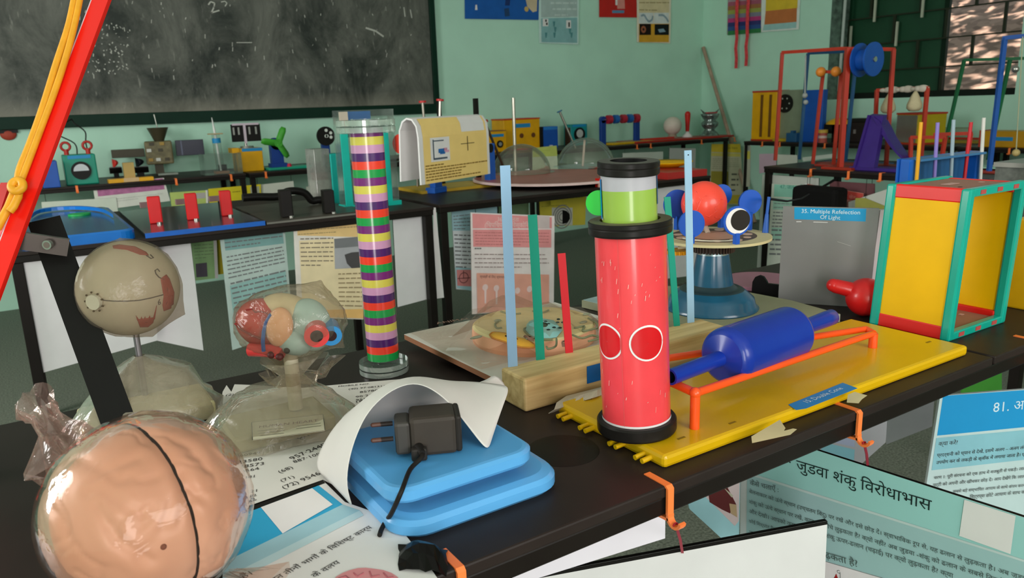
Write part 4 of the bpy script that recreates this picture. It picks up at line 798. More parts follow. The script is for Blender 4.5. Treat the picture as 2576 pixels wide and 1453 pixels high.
# boards hanging from the tables by the back wall
board('hanging_poster', 'lilac topped white poster below the toy boats', hp_(4.815), [(233, 465), (412, 447), (428, 505), (243, 530)], mm('#d6d6cc', .6), [('P', [(242, 465), (410, 448), (414, 476), (247, 494)], mm('#b06a94', .6, var=.2, sc=40)), ('L', ((246, 506), (410, 487), (247, 512), (412, 492)), 2, .3, mm('#a8a8a0', .6))], 'hanging posters')
wb_('low white board behind the bright blue tray', hp_(4.81), [(104, 508), (292, 497), (298, 540), (108, 548)], '#ccd2c4')
board('hanging_poster', 'yellow-green poster with picture behind the red blocks', hp_(4.82), [(427, 484), (522, 478), (524, 520), (432, 522)], mm('#b8c870', .6), [('P', [(490, 486), (516, 484), (517, 498), (492, 500)], mm('#b8b0b0', .6)), ('P', [(517, 478), (522, 478), (524, 520), (519, 520)], WHITE)], 'hanging posters')
board('hanging_poster', 'bright yellow poster with grey square behind the red blocks', hp_(4.808), [(524, 475), (656, 463), (657, 510), (527, 515)], mm('#d8c41e', .6), [('P', [(629, 470), (652, 468), (653, 488), (631, 490)], mm('#a8a890', .6)), ('L', ((585, 484), (618, 480), (585, 487), (618, 483)), 1, .7, mm('#8a7a14', .6))], 'hanging posters')
wb_('white board right of the bright yellow poster', hp_(4.82), [(656, 464), (738, 455), (742, 492), (658, 500)], '#d0cfc4')
wb_('corner of pale board left of the clear tank', hp_(4.82), [(770, 470), (800, 460), (800, 490), (770, 488)], '#b8bcae')
board('hanging_poster', 'yellow-green headed poster with rounded top between the domes', hp_(4.79), [(1340, 372), (1400, 366), (1404, 430), (1340, 440)], mm('#d4dac0', .6), [('P', [(1340, 372), (1400, 366), (1402, 392), (1340, 395)], mm('#c4cc68', .6)), ('L', ((1350, 380), (1385, 378), (1350, 386), (1385, 384)), 2, .2, mm('#98a048', .6))], 'hanging posters')
wb_('low white board under the red board, left of the grey one', hp_(4.82), [(1566, 385), (1668, 381), (1668, 425), (1566, 430)], '#c2c6bc')
wb_('grey-white board under white globe table', hp_(4.83), [(1684, 372), (1750, 373), (1748, 470), (1682, 470)], '#b4b4b0')
board('hanging_poster', 'yellow headed grey poster hanging in the room corner', (ony(1830, 420, 4.83), V((-.55, -1, 0))), [(1790, 362), (1862, 362), (1872, 515), (1784, 512)], mm('#b6b496', .6), [('P', [(1790, 362), (1862, 362), (1864, 384), (1789, 382)], mm('#cdb42c', .6)), ('T', '14. शिवर देखना', (1816, 375), (1855, 375), mm('#7a7020', .6)), ('P', [(1789, 384), (1862, 386), (1863, 394), (1789, 392)], mm('#c6ba5c', .6)), ('L', ((1792, 400), (1858, 400), (1791, 424), (1860, 424)), 6, .3, mm('#8e8c72', .6)), ('P', [(1789, 430), (1832, 431), (1832, 485), (1787, 484)], mm('#9a8e30', .6)), ('L', ((1840, 440), (1858, 440), (1838, 480), (1856, 480)), 4, .4, mm('#55584c', .6)), ('P', [(1786, 490), (1868, 490), (1870, 513), (1785, 511)], mm('#b0a030', .6))], 'hanging posters')
# boards hanging from the window wall and red frame tables
def hx2(x): return (V((x, 0, 0)), V((-1, 0, 0)))
board('hanging_poster', 'thin yellow and grey poster sliver by window wall table leg', hx2(5.03), [(1872, 365), (1888, 366), (1886, 470), (1868, 468)], mm('#b4b4a0', .6), [('P', Q(1873, 366, 1886, 378), mm('#8a8c84', .6)), ('P', Q(1872, 380, 1887, 400), mm('#c8bc4c', .6))], 'hanging posters')
wb_('tall grey-white board below red frame table, farthest left', hx2(3.27), [(1918, 438), (2060, 448), (2055, 700), (1904, 672)], '#c6c8c0')
TE2 = mm('#8fc8b4', .6)
board('hanging_poster', 'teal headed text poster before the tall grey-white board', hx2(3.245), [(1942, 462), (2036, 466), (2032, 690), (1928, 676)], mm('#cdd0c4', .6), [('P', [(1948, 463), (2034, 468), (2033, 498), (1947, 494)], TE2), ('T', '47. जल घड़ी', (1962, 474), (2020, 477), mm('#3f8a7a', .6)), ('P', [(1946, 498), (2033, 502), (2032, 530), (1944, 526)], mm('#a4cdbc', .6)), ('L', ((1948, 512), (2026, 515), (1947, 522), (2026, 524)), 2, .35, GREYINK), ('L', ((1946, 535), (2026, 538), (1942, 570), (2024, 572)), 5, .4, GREYINK), ('P', [(1942, 572), (2030, 574), (2028, 605), (1940, 602)], mm('#a4cdbc', .6)), ('L', ((1942, 580), (2024, 582), (1936, 640), (2020, 642)), 6, .4, GREYINK)], 'hanging posters')
board('hanging_poster', 'red headed poster slanting above the grey laminated panel', hx2(3.225), [(2028, 462), (2172, 486), (2165, 560), (2020, 545)], mm('#c88478', .6), [('P', [(2032, 463), (2172, 487), (2168, 505), (2030, 492)], mm('#c0453c', .6)), ('T', '14. शक्ति का खेल', (2078, 490), (2152, 501), mm('#d88a80', .6)), ('P', [(2026, 461), (2031, 462), (2028, 495), (2022, 494)], WHITE)], 'hanging posters')
board('hanging_poster', 'dark maroon poster behind orange hooks of red frame table', hx2(3.255), [(2088, 455), (2200, 462), (2200, 500), (2086, 482)], mm('#6a4044', .6), (), 'hanging posters')
wb_('white board hanging at a slant right of the red headed poster', hx2(3.21), [(2272, 462), (2290, 470), (2290, 690), (2136, 690), (2134, 508)], '#c4c4bc')
board('hanging_poster', 'olive green folded card above the grey laminated panel', hx2(3.2), [(2152, 498), (2176, 498), (2240, 524), (2150, 530)], mm('#9a9648', .6), (), 'hanging posters')
p = onx(2060, 512, 3.12)
bk_ = MB(mm('#0f0d0d', .8)); bk_.box((3.12, p.y, p.z), (.10, .24, .16), .02).tube([(3.12, p.y, p.z+.07), (3.2, p.y, .70), (3.25, p.y, .715)], .006, 6); 
tag(bk_.build('black_bag'), 'black cloth bag with strap hanging below red frame table', 'bag')

wb_('lilac tinted board hanging below window wall table, left of red frame', hx2(5.035), [(1910, 387), (1953, 386), (1953, 430), (1910, 436)], '#c8a8b8')
wb_('white board hanging below window wall table behind red frame', hx2(5.036), [(1956, 388), (2006, 390), (2006, 424), (1956, 420)], '#d0d0c4')
wb_('long thin white board below window wall table behind blue frame', hx2(5.035), [(2018, 396), (2098, 386), (2098, 396), (2020, 406)], '#ccd2c8')
# ------------------------------------------------------------------ nearest table: striped tube
def mpp(p): return dep(p)/F
p = at(967, 933, T); zt = zat(p, 322); z0 = T+.018
t = thing('striped_tube', 'tall clear-capped tube with purple, yellow, red and green stripes', 'tube', (p.x, p.y, T))
r_ = .0215; cols = ['#6a2a66', '#c9bc54', '#bb86a8', '#4c2458', '#dc3a28', '#1f8f42']; cols = ['#70266c', '#cabd50', '#c08cae', '#4a2060', '#e03c28', '#1c9044']
ns = 30; b = MB(); hh = zt-.002-z0
for i in range(ns):
    b.m(mm(cols[i % 6], .22, var=.05, coat=.6)); za = zt-hh*i/ns; zb = zt-hh*(i+1)/ns
    b.at((p.x, p.y, 0)).lathe([(r_, zb), (r_, za)], 40)
b.m(ACR).lathe([(r_-.003, z0), (r_-.003, zt+.012)], 32).build('tube', t, world=True)
for za, R_, l in ((T, .033, 'clear acrylic base ring'), (zt-.006, .037, 'clear acrylic top ring')):
    c = MB(ACR).at((p.x, p.y, za))
    for k in (0, .0085): c.lathe([(.0, k), (R_, k), (R_, k+.008), (r_+.0005 if l[6] == 'a' and 'top' in l else .0, k+.008)], 40)
    c.m(clear('acrylic_edge', '#c8d4c8', .35, .12)).lathe([(R_+.0004, .001), (R_+.0004, .0075)], 40).lathe([(R_+.0004, .0095), (R_+.0004, .016)], 40)
    c.build('end_ring', t, world=True)['label'] = l
# periscope
p = at(1602, 1075, T+.014); c0 = V((p.x, p.y, T+.014))
t = thing('periscope_tube', 'red sliding cylinder with white-ringed circles and green upper sleeve', 'tube', c0)
zr = zat(p, 577)-c0.z; zg = zat(p, 423)-c0.z; RT = .0355; BLKP = mm('#1c1917', .35, var=.2, sc=60); SAL = mm('#e8434a', .28, var=.06, sc=30, coat=.5)
MB(BLKP).at().lathe([(.0, .0), (.0405, 0), (.0415, .002), (.0415, .012), (.040, .014), (RT, .014)], 48).build('base_ring', t)
rt = MB(SAL).at().lathe([(RT, .008), (RT, zr)], 64).m(mm('#d8d0d0', .5)).lathe([(RT+.0004, .0142), (RT+.0004, .0165)], 48)
yaw0 = math.atan2(-p.y, -p.x)                  # direction of the viewer from the tube axis
def cyldisc(th, z, r, m, off, r0=0, clip=None):
    N = 36; o_ = []
    for i in range(N):
        a = 2*math.pi*i/N; u = r*math.cos(a); w = r*math.sin(a); g = th+u/RT
        if clip is not None: g = min(g, clip)
        o_.append((g, z+w))
    mk = lambda g, zz: ((RT+off)*math.cos(yaw0+g), (RT+off)*math.sin(yaw0+g), zz)
    rows = [[mk(th+(g-th)*k, z+(zz-z)*k) for g, zz in o_] for k in ((r0/r if r0 else .02), .35 if not r0 else (1+r0/r)/2, .7 if not r0 else 1, 1)]
    rt.m(m).surf(rows, True)
zc = zat(p, 838)-c0.z
for th, cl in ((.40, None), (-.80, -.36)):
    cyldisc(th, zc, .0185, WHITE, .0006, 0, cl); cyldisc(th, zc, .0165, mm('#d0101a', .3, var=.04, coat=.4), .0010, 0, cl)
rt.m(mm('#c85a58', .3)).surf([[((RT+.0005)*math.cos(yaw0-.34+d), (RT+.0005)*math.sin(yaw0-.34+d), z) for d in (0, .012)] for z in (.016, zr-.002)])
rn = random.Random(5); rt.m(mm('#e0a8a0', .5))
for i in range(46):
    g = yaw0+rn.uniform(-1.4, 1.4); z = rn.uniform(.02, zr-.02); l = rn.uniform(.001, .006); w = rn.uniform(.008, .02)
    rt.surf([[((RT+.0007)*math.cos(g), (RT+.0007)*math.sin(g), z), ((RT+.0007)*math.cos(g+w), (RT+.0007)*math.sin(g+w), z)], [((RT+.0007)*math.cos(g+.02), (RT+.0007)*math.sin(g+.02), z+l), ((RT+.0007)*math.cos(g+w+.02), (RT+.0007)*math.sin(g+w+.02), z+l)]])
rt.build('red_tube', t)
MB(BLKP).at().lathe([(RT-.002, zr-.002), (.041, zr-.002), (.0415, zr), (.0415, zr+.0045), (.041, zr+.0055), (.0415, zr+.0065), (.0415, zr+.010), (.0405, zr+.011)], 48).m(mm('#5c5240', .6, var=.15)).lathe([(.0405, zr+.011), (.030, zr+.0112), (.030, zr-.01)], 48).build('collar_ring', t)
RG = .0272
gs = MB(mm('#8fae46', .28, var=.06, sc=20, coat=.5)).at((0, 0, 0)).lathe([(RG, zr-.01), (RG, zg-.019)], 56).m(mm('#a9a6ac', .4)).lathe([(RG, zg-.019), (RG, zg-.002)], 56)
gs.m(mm('#0a82c8', .35)).surf([[((RG+.0008)*math.cos(yaw0-1.36+d), (RG+.0008)*math.sin(yaw0-1.36+d), z) for d in (-.25, -.1, .05, .12)] for z in (zg-.047, zg-.008)])
gs.m(mm('#1f5a80', .35)).surf([[((RG+.0006)*math.cos(yaw0+1.36+d), (RG+.0006)*math.sin(yaw0+1.36+d), z) for d in (-.05, .05, .2)] for z in (zg-.035, zg-.002)])
gs.m(mm('#b8ae90', .4)).surf([[((RG+.0005)*math.cos(yaw0-1.2+d), (RG+.0005)*math.sin(yaw0-1.2+d), z) for d in (-.25, -.05, .02)] for z in (zr+.015, zg-.048)])
gs.build('green_sleeve', t)
t.rotation_euler = Matrix.Rotation(-.036, 3, V((math.sin(YAW), math.cos(YAW), 0))).to_euler()
tl = Matrix.Rotation(-.03, 3, V((math.sin(yaw0), -math.cos(yaw0), 0))) @ Matrix.Rotation(-.045, 3, V((math.cos(yaw0), math.sin(yaw0), 0)))
b = MB(BLKP).at((0, 0, zg-.004), rot=tl); b.lathe([(.026, -.001), (.0295, -.001), (.0303, 0), (.0303, .005), (.0298, .006), (.0303, .007), (.0303, .011), (.0296, .012)], 48).m(mm('#4c4a44', .5)).lathe([(.0296, .012), (.018, .0122)], 48).m(mm('#0c0b0a', .6)).lathe([(.018, .0122), (.0178, -.004), (.0, -.006)], 40).build('top_ring', t)
gd = onp(1527, 507, c0, V((math.cos(yaw0), math.sin(yaw0), 0)))-c0; rv = V((math.cos(YAW), -math.sin(YAW), 0)); f_ = V((math.cos(yaw0), math.sin(yaw0), 0))
MB(mm('#14c032', .4)).cyl(gd-f_*.004, gd-f_*.001, .0125, seg=32).build('green_disc', t)
# yellow board with rails and the double cone
ZB = T+.014
P = [at(x, y, ZB) for x, y in ((1425, 1045), (1655, 1182), (2415, 888), (2140, 818))]
x0, x1, y0, y1 = .487, 1.046, .500, .676
t = thing('rail_board', 'long yellow plastic board with orange tapering rails and blue sticker', 'board', (.76, .59, T))
b = MB(mm('#d6a806', .34, var=.08, sc=5, coat=.25)).box(((x0+x1)/2, (y0+y1)/2, T+.007), (x1-x0, y1-y0, .0138), .004)
for y in (.525, .565, .615, .655):
    for k in (-.006, .004): b.cyl((x0+.004, y+k, T+.006), (x0-.012, y+k, T+.005), .0028, seg=8)
b.m(mm('#8a6a08', .6))
for x, y in ((.53, .52), (.60, .515), (1.02, .54), (.52, .66)): b.box((x, y, ZB+.0001), (.010, .003, .0006))
b.build('yellow_board', t, world=True)
ORR = mm('#f4541c', .3, var=.05, coat=.3)
A = at(1747, 1076, ZB); B = at(2195, 873, ZB); zA = zat(A, 988); zB = zat(B, 838)
A2 = V((A.x-.018, y1-.055, ZB)); 
rl = MB(ORR); j = V((A.x, A.y, zA)); k = V((B.x, B.y, zB)); j2 = V((A.x+.012, .640, zA)); k2 = V((B.x+.004, B.y+.014, zB+.002))
rl.cyl(A, j, .0052).tube([j2, V((A.x+.004, .585, zA)), j], .0048, 10).tube([j, j.lerp(k, .5), k-V((.006, 0, 0)), k, k-V((0, 0, .01))], .0046, 10).tube([j2, j2.lerp(k2, .5), k2], .0044, 10).tube([k2, k], .0046, 8).cyl(B, k, .0058).cyl(V((j2.x, j2.y, ZB)), j2, .005).sph(j, .0062, 12, 8)
rl.build('rail_frame', t, world=True)
st = MB(mm('#1484c4', .4, var=.05)); q = lambda x, y, k=0: at(x, y, ZB+.0004+k)
st.add([q(*v) for v in ((1983, 1017), (2003, 1031), (2028, 1027), (2158, 976), (2120, 962))], [[0, 1, 2, 3, 4]]).m(mm('#cfe4f0', .6))
a, e = q(2030, 1014, .0004), q(2122, 977, .0004); u = (e-a).normalized(); st.text('15. Double Cone', a, u, V((-u.y, u.x, 0)), width=(e-a).length); st.build('name_sticker', t, world=True)
TAPE = mm('#d6c79a', .7, var=.1)
for qs in ([(1890, 1097), (1962, 1055), (1976, 1076), (1972, 1083), (1995, 1077), (2005, 1079), (1988, 1093), (1892, 1114)], [(2130, 1012), (2133, 992), (2150, 985), (2182, 994), (2168, 1004), (2160, 1014)]):
    MB(TAPE).add([q(x, y, .0008) for x, y in qs], [list(range(len(qs)))]).build('masking_tape', t, world=True)
zc_ = ZB+.062; L_ = at(1686, 948, ZB+.052); R_ = at(2095, 796, ZB+.050); ax = (R_-L_).normalized()
t = thing('double_cone', 'blue double-ended roller resting on orange rails', 'roller', (L_+R_)/2)
BL2 = mm('#0f2f96', .34, var=.06, sc=20, coat=.3)
c_ = onp(1905, 868, (L_+R_)/2, V((math.sin(YAW), math.cos(YAW), 0))); m0 = (c_-L_).dot(ax); rb = .033; hl = .070
rot = ax.to_track_quat('Z', 'X').to_matrix()
b = MB(BL2).at(L_, rot=rot)
b.lathe([(.0086, m0-hl-.008), (rb*.80, m0-hl-.003)], 48); b.rev([(rb*.80, m0-hl-.003), (rb*.90, m0-hl-.001), (rb*.965, m0-hl+.003), (rb, m0-hl+.010)], 48); b.lathe([(rb, m0-hl+.010), (rb, m0+hl-.006)], 48); b.rev([(rb, m0+hl-.006), (rb*.96, m0+hl-.002), (rb*.9, m0+hl), (.008, m0+hl+.002)], 48)
b.build('roller_body', t, world=True)
h1 = MB(BL2).at(L_, rot=rot); h1.lathe([(.0065, 0), (.0088, 0), (.0088, m0-hl+.004)], 28).m(mm('#0a1430', .5)).lathe([(.0, .012), (.0065, .012), (.0065, 0)], 24).build('handle', t, world=True)
Ln = (R_-L_).length; MB(BL2).at(L_, rot=rot).rev([(.0088, m0+hl-.002), (.0105, Ln-.02), (.0105, Ln-.003), (.008, Ln), (.0, Ln)], 28).m(mm('#a89a6c', .7)).lathe([(.0108, m0+hl+.004), (.0108, m0+hl+.014)], 24).build('handle', t, world=True)
# wooden block with springy strips
bx0, bx1, by0, by1, zb_ = .459, .800, .700, .752, T+.041
WOOD = bpy.data.materials.new('pine_wood'); WOOD.use_nodes = True; nt = WOOD.node_tree; pn = nt.nodes['Principled BSDF']; pn.inputs['Roughness'].default_value = .6
tc = nt.nodes.new('ShaderNodeTexCoord'); mp = nt.nodes.new('ShaderNodeMapping'); mp.inputs['Scale'].default_value = (2.5, 40, 40); nz = nt.nodes.new('ShaderNodeTexNoise'); nz.inputs['Scale'].default_value = 2; nz.inputs['Detail'].default_value = 6; nz.inputs['Distortion'].default_value = .4
rp = nt.nodes.new('ShaderNodeValToRGB'); rp.color_ramp.elements[0].position = .3; rp.color_ramp.elements[0].color = lin('#b4925c')+[1]; rp.color_ramp.elements[1].position = .65; rp.color_ramp.elements[1].color = lin('#dcbf86')+[1]
nt.links.new(tc.outputs['Object'], mp.inputs[0]); nt.links.new(mp.outputs[0], nz.inputs['Vector']); nt.links.new(nz.outputs[0], rp.inputs[0]); nt.links.new(rp.outputs[0], pn.inputs['Base Color'])
t = thing('strip_block', 'pale wooden block with coloured upright strips stuck in it', 'block', ((bx0+bx1)/2, (by0+by1)/2, T))
b = MB(WOOD).box(((bx0+bx1)/2, (by0+by1)/2, T+.0205), (bx1-bx0, by1-by0, .041), .003)
b.m(mm('#4a3220', .7))
for x, y in ((.66, .722), (.69, .735)): b.cyl((x, y, zb_-.001), (x, y, zb_+.0003), .0028, seg=10)
b.m(mm('#0a5a9c', .4)).box((.561, by0-.0006, T+.026), (.022, .001, .022)).build('wood_block', t, world=True)
rv = V((math.cos(YAW), -math.sin(YAW), 0))
for bx_, by_, tx_, ty_, w, c in ((1289, 921, 1271, 416, 25, '#8fb4d4'), (1357, 903, 1340, 540, 23, '#0a9078'), (1433, 887, 1413, 637, 20, '#c8202a'), (1679, 812, 1679, 495, 17, '#0a9078'), (1732, 809, 1731, 378, 19, '#96bcd6')):
    a = at(bx_, by_, zb_); a.y = min(a.y, by1-.006); a = V((a.x, a.y, zb_)); e = onp(tx_, ty_, a, V((math.sin(YAW), math.cos(YAW), 0))); wd_ = w*dep(a)/F/2
    u = V((math.cos(.25), -math.sin(.25), 0)); 
    MB(mm(c, .4, var=.04)).slab([a-u*wd_-V((0, 0, .004)), a+u*wd_-V((0, 0, .004)), e+u*wd_, e-u*wd_], V((math.sin(.25), math.cos(.25), 0))*.0015).m(DKB).cyl(e-V((0, .0012 if bx_ == 1732 else -.0005, .006)), e-V((0, -.0006, .006)), .0007).build('strip', t, world=True)
cr = MB(mm('#c8bca8', .6, var=.2)); rn = random.Random(2)
g = [[at(x0_+(x1_-x0_)*i/8, y_+(dy*i/8), T+.004+.016*h_*(.5+rn.random()*.6)) for i in range(9)] for (x0_, x1_, y_, dy, h_) in ((1380, 1515, 1040, -40, 0), (1395, 1518, 1030, -38, .7), (1400, 1518, 1012, -36, 1), (1425, 1520, 995, -24, .4))]
cr.surf(g, smooth=False); o = mod(tag(cr.build('crumpled_sheet'), 'crumpled cream plastic sheet between wooden block and yellow board', 'plastic sheet'), 'SOLIDIFY', thickness=.0006)
# animal cell model on a white slab
t = thing('cell_model', 'round animal cell model on white slab under plastic film', 'model', (.59, .91, T))
ZS = T+.020; q = lambda x, y, k=0: at(x, y, ZS+k)
C = [V((.456, 1.022, 0)), V((.464, .762, 0)), V((.748, .762, 0)), V((.742, 1.03, 0))]
MB(mm('#8a5a3c', .6)).prism([(v.x, v.y) for v in C], T+.012, ZS-.0004).m(mm('#c9c4ba', .5)).prism([(v.x, v.y) for v in C], ZS-.0005, ZS).m(mm('#6e5038', .6)).box((.60, .90, T+.006), (.20, .18, .012)).build('slab', t, world=True)
cc = q(1345, 868); R_ = .090; zd = ZS+.024; cc = V((.598, .884, ZS))
MB(mm('#e8aa86', .5, var=.06)).at(cc).lathe([(R_*.985, 0), (R_, .006), (R_*.985, .021)], 56).m(mm('#d4c08c', .55, var=.12, sc=18)).lathe([(R_*.985, .021), (R_*.95, .0235), (0, .024)], 56).build('cell_disc', t, world=True)
og = MB(); zq = lambda x, y: at(x, y, zd+.0006)
def blob(pts, m, h=.003):
    P = [zq(*v) for v in pts]; og.m(m); c = sum(P, V())/len(P); og.surf([[p for p in P], [c+(p-c)*.8+V((0, 0, h)) for p in P], [c+(p-c)*.3+V((0, 0, h*1.2)) for p in P]], True)
def squig(pts, m, r): og.m(m).tube(smooth([zq(*v) for v in pts], 4), r, 6)
blob([(1232, 842), (1240, 836), (1270, 838), (1300, 850), (1330, 858), (1346, 868), (1340, 874), (1305, 872), (1270, 860), (1240, 850)], mm('#dda032', .5))
squig([(1232, 842), (1240, 836), (1270, 838), (1300, 850), (1330, 858), (1346, 868), (1340, 874), (1305, 872), (1270, 860), (1240, 850), (1232, 842)], mm('#b8742c', .5), .0012)
ol = mm('#7f8260', .5); gy = mm('#8a8c74', .5)
blob([(1325, 815), (1350, 803), (1400, 812), (1415, 830), (1400, 848), (1365, 853), (1335, 845), (1322, 830)], mm('#8cc0bc', .45), .006)
og.m(mm('#20302c', .5))
for x, y in ((1373, 820), (1380, 826), (1403, 822), (1394, 835), (1409, 836), (1380, 841), (1405, 814), (1416, 822)): og.sph(zq(x, y)+V((0, 0, .0068)), (.0028, .0028, .0012), 8, 5)
for pts in ([(1254, 808), (1245, 815), (1250, 825), (1262, 824)], [(1330, 822), (1318, 828), (1330, 842), (1352, 852), (1390, 853)], [(1400, 852), (1398, 870), (1380, 877), (1375, 872)], [(1445, 825), (1470, 820), (1466, 832), (1490, 828), (1508, 822)], [(1440, 842), (1465, 850), (1490, 843), (1508, 850), (1480, 858)], [(1480, 800), (1500, 812), (1508, 830)], [(1260, 783), (1285, 790), (1310, 788)], [(1340, 782), (1365, 786), (1380, 780)]): squig(pts, ol, .0015)
for x, y, a, b_ in ((1252, 806, .006, .004), (1475, 790, .007, .003), (1468, 810, .007, .003), (1198, 848, .010, .0025), (1335, 850, .009, .004)): og.m(gy).sph(zq(x, y), (a, b_, .002), 12, 6)
blob([(1316, 846), (1340, 850), (1345, 858), (1330, 856)], mm('#8a6250', .5)); blob([(1412, 862), (1424, 858), (1424, 872), (1414, 872)], mm('#8a6250', .5))
og.build('organelle', t, world=True)
tx = MB(mm('#8a6a5a', .6)); a, e = q(1100, 815, .0004), q(1215, 797, .0004); u = (e-a).normalized(); tx.text('ANIMAL CELL', a, u, V((-u.y, u.x, 0)), width=(e-a).length*1.25); tx.build('name_print', t, world=True)
fm = MB(CLFILM); rn = random.Random(9)
fm.surf([[V((.462+.27*i/12, 1.02-.27*j/10, (ZS+.002 if (cc.xy-V((.462+.27*i/12, 1.02-.27*j/10))).length > R_ else zd+.007)+.006*noise.noise(V((i*.7, j*.8, 3)))+(.022*max(0, 1-((i-6)**2+(j-1)**2)/6)))) for i in range(13)] for j in range(9)])
fm.build('plastic_film', t, world=True)
# orrery with spinning disc on a greenish board
t = thing('wooden_board', 'grey-green wooden board under the solar disc model', 'board', (.93, .86, T))
bd = MB(mm('#8e8d70', .6, var=.15, sc=9)).prism([(.80, 1.03), (.835, .770), (1.055, .700), (1.068, .80), (1.055, .92), (.96, 1.045)], T+.001, T+.014).m(mm('#a9a793', .6)).prism([(.8345, .7695), (1.055, .6995), (1.055, .7015), (.8345, .7715)], T+.001, T+.0135)
bd.m(mm('#8fa4a4', .45, var=.2)).prism([(.802, 1.028), (.815, .93), (.86, .94), (.87, 1.035)], T+.014, T+.0148); bd.build('board', t, world=True)
c0 = at(1789, 772, T+.014); c0.z = T+.014; OB = mm('#16506c', .3, var=.2, sc=20, coat=.4)
t = thing('orrery', 'blue cone stand with round disc, red ball and blue paddles', 'model', c0)
za = lambda py: zat(c0, py)-c0.z
h1, h2, h3 = za(712), za(628), za(592)
MB(OB).at().rev([(.0, 0), (.075, 0), (.076, .002), (.071, .006), (.068, .018), (.060, h1*.62), (.052, h1*.78)], 48).m(mm('#2b3c40', .4, var=.2)).rev([(.052, h1*.78), (.047, h1*.84), (.043, h1*.8), (.038, h1*.9), (.034, h1)], 48).build('wide_base', t)
MB(OB).at().rev([(.0345, h1-.004), (.034, h1+.002), (.0255, h2-.006)], 40).m(mm('#9fb0b4', .25, .6)).rev([(.0255, h2-.006), (.0248, h2)], 40).build('cone', t)
gr = MB(mm('#3a2c26', .5)).at().lathe([(0, h2), (.032, h2), (.032, h3-.006), (0, h3-.006)], 36)
for i in range(40): a = i*.157; gr.box((.033*math.cos(a), .033*math.sin(a), (h2+h3)/2-.004), (.003, .003, (h3-h2)*.8))
gr.build('gear', t)
RD = .091
dk = MB(mm('#c2b68a', .55, var=.06)).at().lathe([(0, h3-.006), (RD, h3-.004), (RD, h3), (.068, h3+.0005)], 64).m(mm('#584a3c', .6, var=.25, sc=40)).lathe([(.068, h3+.0005), (.04, h3+.0005)], 56).m(mm('#ab8872', .55)).lathe([(.04, h3+.0005), (.022, h3+.001), (0, h3+.001)], 48)
rn = random.Random(4); dk.m(mm('#b89c88', .55))
for i in range(11): a = i*.57; dk.cyl((.055*math.cos(a), .055*math.sin(a), h3), (.055*math.cos(a), .055*math.sin(a), h3+.0012), .006+.004*(i % 3)/2, seg=16)
dk.m(mm('#cfc6b0', .5)).tube([(.06*math.cos(a), .06*math.sin(a), h3+.0015) for a in [3+i*.2 for i in range(8)]], .0012, 5).build('turning_disc', t)
pb = onp(1771, 512, c0, _d)-c0; pb = V((pb.x, pb.y, pb.z)); RBL = mm('#f04a38', .35, var=.05, coat=.2)
bl = MB(RBL); bl.at((pb.x, pb.y, pb.z)).sph((0, 0, 0), .0372, 32, 20)
for k in range(3):
    ang = yaw0+.1; n_ = V((math.cos(ang+k*.8-.8), math.sin(ang+k*.8-.8), .2-.2*k)).normalized(); xx = n_.orthogonal().normalized(); yy = n_.cross(xx)
    bl.tube([n_*.033+(xx*math.cos(i*1.0472)+yy*math.sin(i*1.0472))*.0175 for i in range(6)], .0009, 5, True)
bl.build('red_ball', t); MB(mm('#a89888', .5)).cyl((pb.x*.5, pb.y*.5, h3), (pb.x, pb.y, pb.z-.03), .004).build('ball_pin', t)
PBL = mm('#1450b4', .35, var=.05)
for px, py, r_, ptop, fr in ((1738, 563, .021, 0, 1), (1853, 555, .0225, 0, 1), (1887, 508, .0205, 0, 1), (1704, 513, .0245, 0, 1), (1815, 490, .018, 0, -1)):
    # paddles stand on the rim of the disc: find the rim point under each
    best = None
    for i in range(360):
        a = math.radians(i); pt = c0+V((RD*.9*math.cos(a), RD*.9*math.sin(a), za(py)))
        pj = proj(pt); front = (pt-c0).dot(V((-math.sin(YAW), -math.cos(YAW), 0)))
        if (py > 530) != (front > 0): continue
        d_ = abs(pj[0]-px)
        if best is None or d_ < best[0]: best = (d_, a)
    a = best[1]; o_ = V((RD*.9*math.cos(a), RD*.9*math.sin(a), 0)); zz = zat(c0+o_, py)-c0.z
    fc = V((-math.sin(YAW-.2), -math.cos(YAW-.2), 0)); 
    pdl = MB(PBL).cyl(o_+V((0, 0, zz))+fc*.002, o_+V((0, 0, zz))-fc*.002, r_, seg=32).box((o_.x, o_.y, (h3+zz-r_)/2), (.008, .008, max(.006, zz-r_-h3+.008)), .001)
    if px == 1853: pdl.m(WHITE).cyl(o_+V((0, 0, zz))+fc*.0028, o_+V((0, 0, zz))+fc*.002, r_*.86, seg=32).m(mm('#2a2622', .7)).cyl(o_+V((0, 0, zz))+fc*.0034+V((.004, -.001, .001)), o_+V((0, 0, zz))+fc*.0028+V((.004, -.001, .001)), r_*.70, seg=32)
    pdl.build('paddle', t)
a_ = onp(1911, 540, c0, _d)-c0
ed = V((RD*.97*math.cos(-.45), RD*.97*math.sin(-.45), h3)); MB(BLUP).cyl(ed, ed+V((.002, 0, .030)), .005, .003).cyl(ed+V((.002, 0, .03)), ed+V((.004, -.001, .058)), .0025).build('side_pin', t)
ga = c0+V((-.055, .03, 0)); gy_ = MB(mm('#e8a018', .4)); g0 = onp(1706, 645, c0, _d)-c0; g0.z = za(640)
gy_.at(g0).lathe([(0, 0), (.018, 0), (.018, .006), (0, .006)], 24)
for i in range(20): a = i*.314; gy_.box((.0185*math.cos(a), .0185*math.sin(a), .003), (.004, .003, .006))
gy_.build('yellow_gear', t); MB(mm('#b8ac90', .5)).bar(V((0, 0, h3-.014)), g0+V((0, 0, .010)), .012, .004).build('gear_arm', t)
